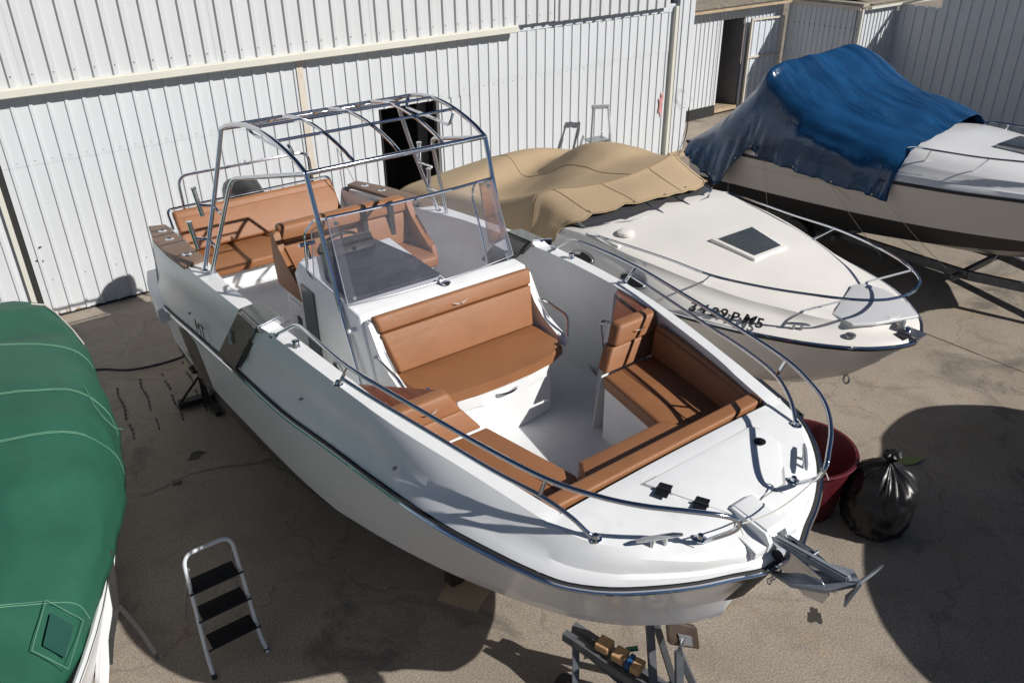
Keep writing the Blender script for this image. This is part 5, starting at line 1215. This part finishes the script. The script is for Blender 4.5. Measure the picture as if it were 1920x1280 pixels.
obj('hull', simplehull(r3, c3, k3, X3), hull3mat(), TB, 35)
bm = B()
for s in (-1, 1): tube(bm, [side2(s, p, X3) for p in r3], .024, 8)
obj('rub_rail', bm, rubber, TB, 40)
T3 = [(0, 3.1, 1.86), (.1, 3.12, 1.87), (.22, 3.2, 1.88), (.36, 3.35, 1.9), (.5, 3.6, 1.92), (.62, 3.9, 1.94), (.74, 4.3, 1.95), (.84, 4.8, 1.96), (.92, 5.3, 1.97), (.98, 6.0, 1.9), (1.02, 7.0, 1.75), (1.02, 8.0, 1.5), (1.0, 8.8, 1.4)]
t3 = catmull(T3, 3); bm = B()
for s in (-1, 1):
    rings = []
    for i in range(len(r3)):
        r, g, t_ = r3[i], g3[i], t3[i]
        rings.append([side2(s, p, X3) for p in [r + Vector((0, 0, .02)), lerp(r, g, .35) + Vector((.02, 0, .01)), lerp(r, g, .5), lerp(r, g, .9) + Vector((.01, 0, 0)), g, lerp(g, t_, .5) + Vector((0, 0, .0)), t_]])
    loft(bm, rings)
loft(bm, [[Vector((X3 + t_.x * u, t_.y, t_.z + .10 * min(1, t_.x) * (1 - u * u))) for u in (-1, -.7, -.35, 0, .35, .7, 1)] for t_ in t3])
bmesh.ops.remove_doubles(bm, verts=bm.verts, dist=.003); obj('deck', bm, gel3, TB, 38)
bm = B()
L3 = [(.97, 5.5, 1.86), (.98, 5.35, 1.99), (1.0, 5.07, 2.02), (.93, 4.5, 2.04), (.8, 4.0, 2.07), (.6, 3.4, 2.1), (.3, 2.9, 2.12), (0, 2.7, 2.12)]
P = catmull(L3, 4); P = [side2(-1, p, X3) for p in P] + [side2(1, p, X3) for p in P[::-1][1:]]; tube(bm, P, .0125, 8)
for s in (-1, 1):
    for a, b in (((1.0, 5.07, 2.02), (1.03, 5.12, 1.84)), ((.90, 4.4, 2.045), (.94, 4.55, 1.84)), ((.6, 3.4, 2.1), (.62, 3.5, 1.85))): tube(bm, [side2(s, Vector(a), X3), side2(s, Vector(b), X3)], .010, 6)
obj('bow_rail', bm, steel, TB, 40)
bm = B(); prism(bm, [(X3 - .30, 4.62), (X3 - .24, 4.0), (X3 + .24, 4.0), (X3 + .30, 4.62)], 2.0, 2.075, .02, 3); hh = obj('hatch_frame', bm, steeld, TB, 35)
bm = B(); prism(bm, [(X3 - .27, 4.59), (X3 - .21, 4.03), (X3 + .21, 4.03), (X3 + .27, 4.59)], 2.07, 2.084, .01, 2); obj('smoked_lid', bm, hatchg, hh, 35)
trailer('boat_trailer', 'dark grey steel trailer with long drawbar under the blue covered cruiser', 11.25, 3.2, 8.8, .42)
# blue tarpaulin
S3 = lambda y, L: [(X3 + a, y + (q[1] if len(q) == 3 else 0), q[-1]) for q in L for a in [q[0]]]
st3 = [
 S3(8.80, [(-1.30, 1.22), (-1.27, 1.32), (-1.15, 1.42), (-.6, 1.50), (0, 1.55), (.6, 1.5), (1.1, 1.5), (1.2, 1.4), (1.25, 1.2)]),
 S3(8.60, [(-1.34, -.02, 1.10), (-1.31, 1.28), (-1.22, 1.48), (-.8, 1.64), (0, 1.72), (.6, 1.7), (1.1, 1.62), (1.25, 1.45), (1.3, 1.2)]),
 S3(8.30, [(-1.37, .0, .98), (-1.34, 1.22), (-1.26, 1.56), (-.9, 1.86), (0, 1.94), (.6, 1.9), (1.1, 1.72), (1.26, 1.55), (1.3, 1.3)]),
 S3(8.02, [(-1.37, .0, .92), (-1.35, 1.30), (-1.28, 1.72), (-1.0, 2.12), (0, 2.20), (.6, 2.12), (1.1, 1.85), (1.26, 1.6), (1.3, 1.3)]),
 S3(7.72, [(-1.36, 1.42), (-1.34, 1.56), (-1.28, 1.92), (-1.12, 2.38), (0, 2.48), (.7, 2.42), (1.1, 2.1), (1.28, 1.7), (1.3, 1.4)]),
 S3(7.56, [(-1.36, 1.58), (-1.34, 1.68), (-1.30, 2.10), (-1.20, 2.60), (0, 2.70), (.7, 2.66), (1.15, 2.25), (1.28, 1.8), (1.3, 1.4)]),
 S3(7.46, [(-1.37, 1.54), (-1.35, 1.66), (-1.31, 2.12), (-1.22, 2.68), (0, 2.78), (.7, 2.76), (1.15, 2.3), (1.28, 1.8), (1.3, 1.4)]),
 S3(7.34, [(-1.38, 1.48), (-1.36, 1.64), (-1.32, 2.08), (-1.16, 2.60), (0, 2.80), (.75, 2.80), (1.15, 2.3), (1.28, 1.8), (1.3, 1.4)]),
 S3(7.0, [(-1.38, 1.45), (-1.37, 1.62), (-1.33, 2.0), (-1.05, 2.40), (0, 2.64), (.75, 2.66), (1.12, 2.3), (1.28, 1.8), (1.3, 1.4)]),
 S3(6.6, [(-1.37, 1.43), (-1.37, 1.60), (-1.32, 1.94), (-1.0, 2.22), (0, 2.44), (.7, 2.46), (1.1, 2.2), (1.28, 1.8), (1.3, 1.4)]),
 S3(6.2, [(-1.36, 1.41), (-1.36, 1.56), (-1.29, 1.92), (-.95, 2.13), (0, 2.32), (.65, 2.34), (1.08, 2.15), (1.26, 1.8), (1.3, 1.4)]),
 S3(5.75, [(-1.35, 1.38), (-1.33, 1.52), (-1.22, 1.88), (-.88, 2.06), (0, 2.22), (.65, 2.26), (1.04, 2.1), (1.24, 1.8), (1.3, 1.4)]),
 S3(5.50, [(-1.33, 1.36), (-1.30, 1.48), (-1.17, 1.86), (-.8, 2.03), (0, 2.13), (.62, 2.20), (1.0, 2.08), (1.2, 1.85), (1.28, 1.5)]),
 S3(5.33, [(-1.32, .0, 1.34), (-1.28, .0, 1.46), (-1.12, .0, 1.86), (-.78, .0, 2.0), (-.05, .02, 2.085), (.6, .05, 2.15), (.9, .06, 2.06), (1.1, .08, 1.9), (1.26, 1.6)]),
]
bm = B(); tout = coverstrip(bm, st3, 9, .022, (1.6, 2.2), 9.0, fold=.085, ragged=.02)
bt = single('tarpaulin', bm, tarp, 'crumpled glossy blue tarpaulin draped over the cabin cruiser on the right', 'tarpaulin', (X3, 7, 1.6), smooth=60)
sm = bt.modifiers.new('thick', 'SOLIDIFY'); sm.thickness = .004
bm = B(); tube(bm, [r[0] + Vector((-.004, 0, 0)) for r in tout], .006, 5); o = obj('hem', bm, tarp, None); o.parent = bt; o.data.transform(Matrix.Translation(-bt.location))
bm = B(); tube(bm, [p + Vector((0, -.006, .004)) for p in tout[-1]], .006, 5); o = obj('hem', bm, tarp, None); o.parent = bt; o.data.transform(Matrix.Translation(-bt.location))
for k in range(6, len(tout) - 2, 16):
    bm = B(); lathe(bm, [(.012, -.003), (.012, .003)], (0, 0, 0), 'X', 10); bmesh.ops.translate(bm, verts=bm.verts, vec=tout[k][2] + Vector((-.012, 0, 0))); o = obj('eyelet', bm, alu, None); o.parent = bt; o.data.transform(Matrix.Translation(-bt.location))
bm = B()
for a, b in (((X3 - 1.36, 8.1, .95), (X3 - 1.3, 8.4, .45)), ((X3 - 1.37, 7.3, 1.50), (X3 - 1.2, 7.1, .35)), ((X3 - 1.36, 6.2, 1.41), (X3 - 1.0, 5.4, .45)), ((X3 - 1.36, 6.2, 1.41), (X3 - .7, 4.9, .5)), ((X3 - 1.32, 5.34, 1.34), (X3 - .8, 4.6, .5)), ((X3 - 1.37, 7.9, 1.3), (X3 - 1.37, 6.25, 1.4)), ((X3 - 1.38, 7.9, 1.4), (X3 - 1.25, 7.9, .4))):
    a = Vector(a); b = Vector(b); tube(bm, [lerp(a, b, t) + Vector((0, 0, -.03 * math.sin(PI * t))) for t in (0, .25, .5, .75, 1)], .0035, 4)
single('tie_ropes', bm, ropem, 'thin cords tying the blue tarpaulin down to the trailer', 'cords', (X3 - 1.3, 6.5, .8))

# ------------------------------------------------------------------ green covered boat on the left
X4 = -.72
GB = thing('covered_boat', 'white boat hull under a tight green canvas cover at the left edge of the yard', 'boat', (X4, 5.5, .3))
st4d = [  # y, list (x, z) left .. right ; right = image right
 (8.45, [(-1.15, 1.30), (-1.05, 1.5), (-.5, 1.62), (0, 1.66), (.6, 1.64), (1.1, 1.56), (1.22, 1.44), (1.25, 1.3)]),
 (8.2, [(-1.3, 1.3), (-1.2, 1.56), (-.5, 1.70), (0, 1.74), (.7, 1.72), (1.2, 1.62), (1.34, 1.48), (1.37, 1.28)]),
 (7.9, [(-1.3, 1.3), (-1.2, 1.6), (-.5, 1.80), (0, 1.86), (.7, 1.80), (1.26, 1.66), (1.40, 1.5), (1.43, 1.25)]),
 (7.4, [(-1.38, 1.28), (-1.3, 1.62), (-.6, 1.78), (0, 1.84), (.7, 1.78), (1.30, 1.66), (1.46, 1.5), (1.49, 1.2)]),
 (6.95, [(-1.4, 1.25), (-1.35, 1.66), (-.6, 1.98), (0, 2.12), (.62, 2.02), (1.25, 1.72), (1.47, 1.50), (1.50, 1.18)]),
 (6.3, [(-1.4, 1.2), (-1.35, 1.68), (-.6, 1.98), (0, 2.12), (.7, 1.99), (1.24, 1.76), (1.43, 1.52), (1.47, 1.2)]),
 (5.7, [(-1.35, 1.2), (-1.3, 1.70), (-.6, 1.98), (0, 2.10), (.6, 1.98), (1.12, 1.80), (1.34, 1.55), (1.38, 1.24)]),
 (5.1, [(-1.25, 1.2), (-1.15, 1.70), (-.6, 1.92), (0, 2.02), (.5, 1.94), (.94, 1.80), (1.19, 1.58), (1.24, 1.30)]),
 (4.5, [(-1.0, 1.25), (-.95, 1.70), (-.5, 1.84), (0, 1.92), (.38, 1.86), (.72, 1.76), (.97, 1.60), (1.02, 1.36)]),
 (3.95, [(-.8, 1.3), (-.7, 1.62), (-.4, 1.76), (0, 1.82), (.25, 1.78), (.50, 1.70), (.72, 1.56), (.76, 1.40)]),
 (3.45, [(-.45, 1.35), (-.4, 1.58), (-.2, 1.68), (0, 1.72), (.14, 1.70), (.28, 1.64), (.42, 1.54), (.46, 1.42)]),
 (3.0, [(-.1, 1.4), (-.1, 1.52), (-.05, 1.58), (0, 1.6), (.05, 1.58), (.08, 1.54), (.10, 1.5), (.12, 1.42)]),
]
bm = B(); gout = coverstrip(bm, [[(X4 + (a - .05 - .05 * max(0, 4.7 - y) + (.07 if y > 7.2 else 0) if a > .3 else a), y, z - .06 * (abs(a) < .9) + (.05 if y > 7.7 else 0)) for a, z in L] for y, L in st4d], 5, .016, (1.9, 2.6), 21., fold=.015, lin=True)
gc = single('canvas_cover', bm, green, 'dark green canvas cover with pale seams stretched over the left hand boat', 'boat cover', (X4, 5.5, 1.7), smooth=50)
sm = gc.modifiers.new('thick', 'SOLIDIFY'); sm.thickness = .006
def gsurf(X, Y, dz=.006):
    c = sorted((p for r in gout for p in r if p.z > 1.4), key=lambda p: (p.x - X) ** 2 + (p.y - Y) ** 2)[:4]
    ws_ = [1 / (((p.x - X) ** 2 + (p.y - Y) ** 2) + 1e-4) for p in c]; z = sum(p.z * q for p, q in zip(c, ws_)) / sum(ws_)
    return Vector((X, Y, z + dz))
def grow_(y): return min(gout, key=lambda r: abs(r[len(r) // 2].y - y))
for yy in (5.45, 4.15, 6.1, 7.05):
    r = grow_(yy); r2_ = [p + Vector((0, .0, .004)) for p in r[4:-1]]
    for dy in (0, .018):
        bm = B(); tube(bm, [p + Vector((0, dy, 0)) for p in r2_], .0028, 4); o = obj('seam', bm, greenl, None); o.parent = gc; o.data.transform(Matrix.Translation(-gc.location))
def attach(o): o.parent = gc; o.data.transform(Matrix.Translation(-gc.location)); return o
WQ = [(-.24, 3.84), (-.11, 4.12), (.02, 4.04), (-.12, 3.74)]
def wq(u, v, k=0.):
    a, b, c, d = [Vector((x, y, 0)) for x, y in WQ]; cen = (a + b + c + d) / 4; p = lerp(lerp(a, b, v), lerp(d, c, v), u); p = lerp(p, cen, k); return (p.x, p.y)
W4 = [gsurf(*wq(u, v, .40), .03) for u, v in ((0, 0), (0, 1), (1, 1), (1, 0))]
bm = B(); slab(bm, W4, (0, 0, 1), .008, .002); attach(obj('clear_window', bm, mat('green_tinted_film', (.02, .075, .055), .1, spec=.9), None))
ring = [(t, 0) for t in (0, .25, .5, .75)] + [(1, t) for t in (0, .25, .5, .75)] + [(1 - t, 1) for t in (0, .25, .5, .75)] + [(0, 1 - t) for t in (0, .25, .5, .75)]
bm = B(); P4 = [gsurf(*wq(u, v), .035) for u, v in ((0, 0), (1, 0), (1, 1), (0, 1))]; tube(bm, [lerp(P4[k], P4[(k + 1) % 4], t) for k in range(4) for t in (0, .5)], .003, 4, closed=True); attach(obj('patch_edge', bm, greenl, None))
bm = B(); tube(bm, [gsurf(x, y, .022) for x, y in [(.56, 6.25), (.56, 6.1), (.565, 5.98), (.58, 5.9), (.64, 5.86), (.69, 5.84)]], .003, 4); attach(obj('patch_edge', bm, greenl, None))
bm = B(); P = [gsurf(x, y, .03) for x, y in [(.50, 7.95), (.60, 7.98), (.66, 7.8), (.72, 7.5), (.75, 7.3)]]; tube(bm, P, .008, 5); o = obj('lashing', bm, ropem, None); o.parent = gc; o.data.transform(Matrix.Translation(-gc.location))
R4 = [(0, 3.0, 1.42), (.2, 3.1, 1.42), (.42, 3.35, 1.40), (.70, 3.85, 1.38), (.92, 4.4, 1.34), (1.04, 4.95, 1.28), (1.16, 5.6, 1.22), (1.26, 6.4, 1.18), (1.28, 7.2, 1.16), (1.24, 8.0, 1.16), (1.18, 8.35, 1.2)]
C4 = [(0, 3.3, .9), (.14, 3.4, .82), (.3, 3.6, .76), (.5, 4.0, .7), (.74, 4.6, .64), (.92, 5.2, .58), (1.05, 5.8, .54), (1.14, 6.5, .5), (1.16, 7.2, .5), (1.14, 8.0, .5), (1.1, 8.3, .5)]
K4 = [(3.3, .86), (3.4, .74), (3.6, .62), (4.0, .5), (4.6, .42), (5.2, .38), (5.8, .35), (6.5, .33), (7.2, .33), (8.0, .33), (8.3, .33)]
r4, c4, k4 = catmull(R4, 3), catmull(C4, 3), catmull([(0, y, z) for y, z in K4], 3)
obj('hull', simplehull(r4, c4, k4, X4), gel3, GB, 35)
bm = B()
for s in (-1, 1): tube(bm, [side2(s, p + Vector((-.03, 0, -.02)), X4) for p in r4], .022, 8)
obj('rub_rail', bm, gel3, GB, 40)
trailer('boat_trailer', 'grey trailer under the green covered boat at the left', X4, 4.2, 8.3, .26, antif)
# post with ratchet strap
wp = thing('mooring_post', 'pale winch post leaning at the bow of the green covered boat with a black strap', 'post', (.12, 4.4, 0))
bm = B(); beam(bm, (.27, 4.66, 1.36), (-.02, 4.42, .55), .055, .08, bev=.01); beam(bm, (-.02, 4.42, .56), (-.10, 4.36, .0), .06, .09, bev=.01); obj('post', bm, gel3, wp, 35)
bm = B()
P = [Vector(p) for p in [(.275, 4.60, 1.42), (.24, 4.56, 1.2), (.21, 4.56, 1.0), (.13, 4.50, .85), (.07, 4.46, .68)]]
for i in range(len(P) - 1): beam(bm, P[i], P[i + 1], .004, .04, up=(1, .3, 0))
P = [Vector(p) for p in [(.23, 4.58, 1.0), (.30, 4.55, .75), (.34, 4.50, .55)]]
for i in range(len(P) - 1): beam(bm, P[i], P[i + 1], .004, .028, up=(1, .3, 0))
sp_ = obj('strap', bm, strapm, wp); bm = B(); box(bm, .325, .355, 4.49, 4.52, .50, .55, .004); obj('buckle', bm, blackp, sp_)

# ------------------------------------------------------------------ boat beyond the right edge (casts the big shadow)
X5 = 7.5
OB = thing('stored_boat', 'white boat under a grey cover parked just beyond the right edge, casting the dark shadow', 'boat', (X5, -2, .3))
bm = B()
out = [(6.28, .03), (6.55, .28), (6.94, .52), (7.6, .85), (8.2, 1.14), (8.5, 1.30), (9.1, 1.32), (9.6, 1.05), (10.0, .6), (10.3, -.3), (10.3, -5.5), (6.1, -5.5), (5.95, -2.0), (5.9, -.8), (6.05, -.3)]
oc = catmull([Vector((x, y, 0)) for x, y in out], 4, closed=True)
cx = Vector((8.0, -2.4, 0)); rings = []
for f, z in ((.55, .35), (.85, .9), (.96, 1.35), (1.0, 1.72), (.97, 1.8), (.7, 1.98), (.3, 2.1)):
    rings.append([cx + (p - cx) * f + Vector((0, 0, z)) for p in oc])
V_ = loft(bm, rings, True); bm.faces.new(V_[0]); bm.faces.new(V_[-1][::-1]); obj('hull', bm, gel3, OB, 40)
for p in ((7.2, -1.6), (9.0, -1.6), (7.2, -4.0), (9.0, -4.0)):
    bm = B(); box(bm, p[0] - .1, p[0] + .1, p[1] - .1, p[1] + .1, 0, .6); obj('support_block', bm, woodd, OB)

# ------------------------------------------------------------------ bucket, bag, leaf, cable
bk_ = thing('tub', 'large round burgundy plastic tub beside the bow of the open motorboat', 'tub', (5.62, 3.32, 0))
bm = B(); lathe(bm, [(.335, .0), (.345, .01), (.43, .56), (.455, .575), (.462, .59), (.455, .605), (.43, .60), (.415, .56), (.32, .03)], (5.62, 3.25, 0), 'Z', 48); tb = obj('tub_wall', bm, burg, bk_, 40)
bg_ = B()
def bagshape(bm, cx, cy):
    rings = []; n = 96
    prof = [(.10, .0), (.20, .012), (.255, .07), (.275, .18), (.285, .30), (.28, .42), (.25, .52), (.17, .60), (.07, .645), (.03, .675), (.028, .695), (.055, .72), (.075, .75), (.045, .77)]
    prof = [(p.x, p.y) for p in catmull([Vector((a, b, 0)) for a, b in prof], 5)]
    rg = lambda x, y, z: 1 - 2.4 * abs(noise.noise(Vector((x, y, z))))
    for i, (r, z) in enumerate(prof):
        ring = []
        for k in range(n):
            a = 2 * PI * k / n; c_, s_ = math.cos(a), math.sin(a)
            f = 1 + .14 * noise.noise(Vector((c_ * 1.1, s_ * 1.1, z * 3 + 5)))
            cr_ = min(1, max(0, (z - .40) / .22))
            f += .13 * cr_ * (rg(c_ * 5.5, s_ * 5.5, z * .9) - .4)
            f += .055 * (rg(c_ * 2.2 + z * 2, s_ * 2.2, z * 6) - .3) * (1 - .5 * cr_) + .03 * (rg(c_ * 4, s_ * 4 + 3, z * 13) - .3) * (1 - cr_)
            if z < .12: f += .10 * noise.noise(Vector((c_ * 2.5, s_ * 2.5, 8)))
            ring.append(Vector((cx + .05 * (z / .6) + r * f * c_ + .012 * noise.noise(Vector((c_ * 6, s_ * 6, z * 9))), cy + r * f * s_, max(.002, z + .02 * noise.noise(Vector((c_ * 3, s_ * 3, z * 7))) * (z > .05)))))
        rings.append(ring)
    V_ = loft(bm, rings, True); bm.faces.new(V_[0]); bm.faces.new(V_[-1][::-1])
bagshape(bg_, 5.86, 2.62)
single('rubbish_bag', bg_, bagm, 'knotted shiny black rubbish bag standing on the ground right of the tub', 'rubbish bag', (5.86, 2.62, 0), smooth=50)
bm = B(); L = Vector((7.0, 2.92, .01)); vs = [L + Vector(p) for p in [(-.17, .08, 0), (-.02, .06, .01), (.16, -.06, .02), (.0, -.07, .01), (-.10, -.02, 0)]]; slab(bm, vs, (0, 0, 1), .004)
single('leaf', bm, leafm, 'single large dull green leaf lying behind the black rubbish bag', 'leaf', (7.0, 2.92, 0))
bm = B(); P = [(.1, 11.1, .01), (.6, 10.75, .01), (1.06, 10.66, .01), (1.4, 10.4, .01), (1.9, 10.33, .01), (2.4, 10.5, .01)]; P = [(p[0] - .0, p[1] - .9, .012) for p in P]; tube(bm, catmull(P), .011, 6)
single('cable', bm, rubber, 'black cable snaking over the concrete behind the stern near the green cover', 'cable', (1.2, 10.0, 0))
bm = B(); P = [(1.6, 9.75, .01), (1.5, 8.9, .01), (1.53, 8.3, .01)]; 
bm.free()
print('scene built', len(bpy.data.objects))
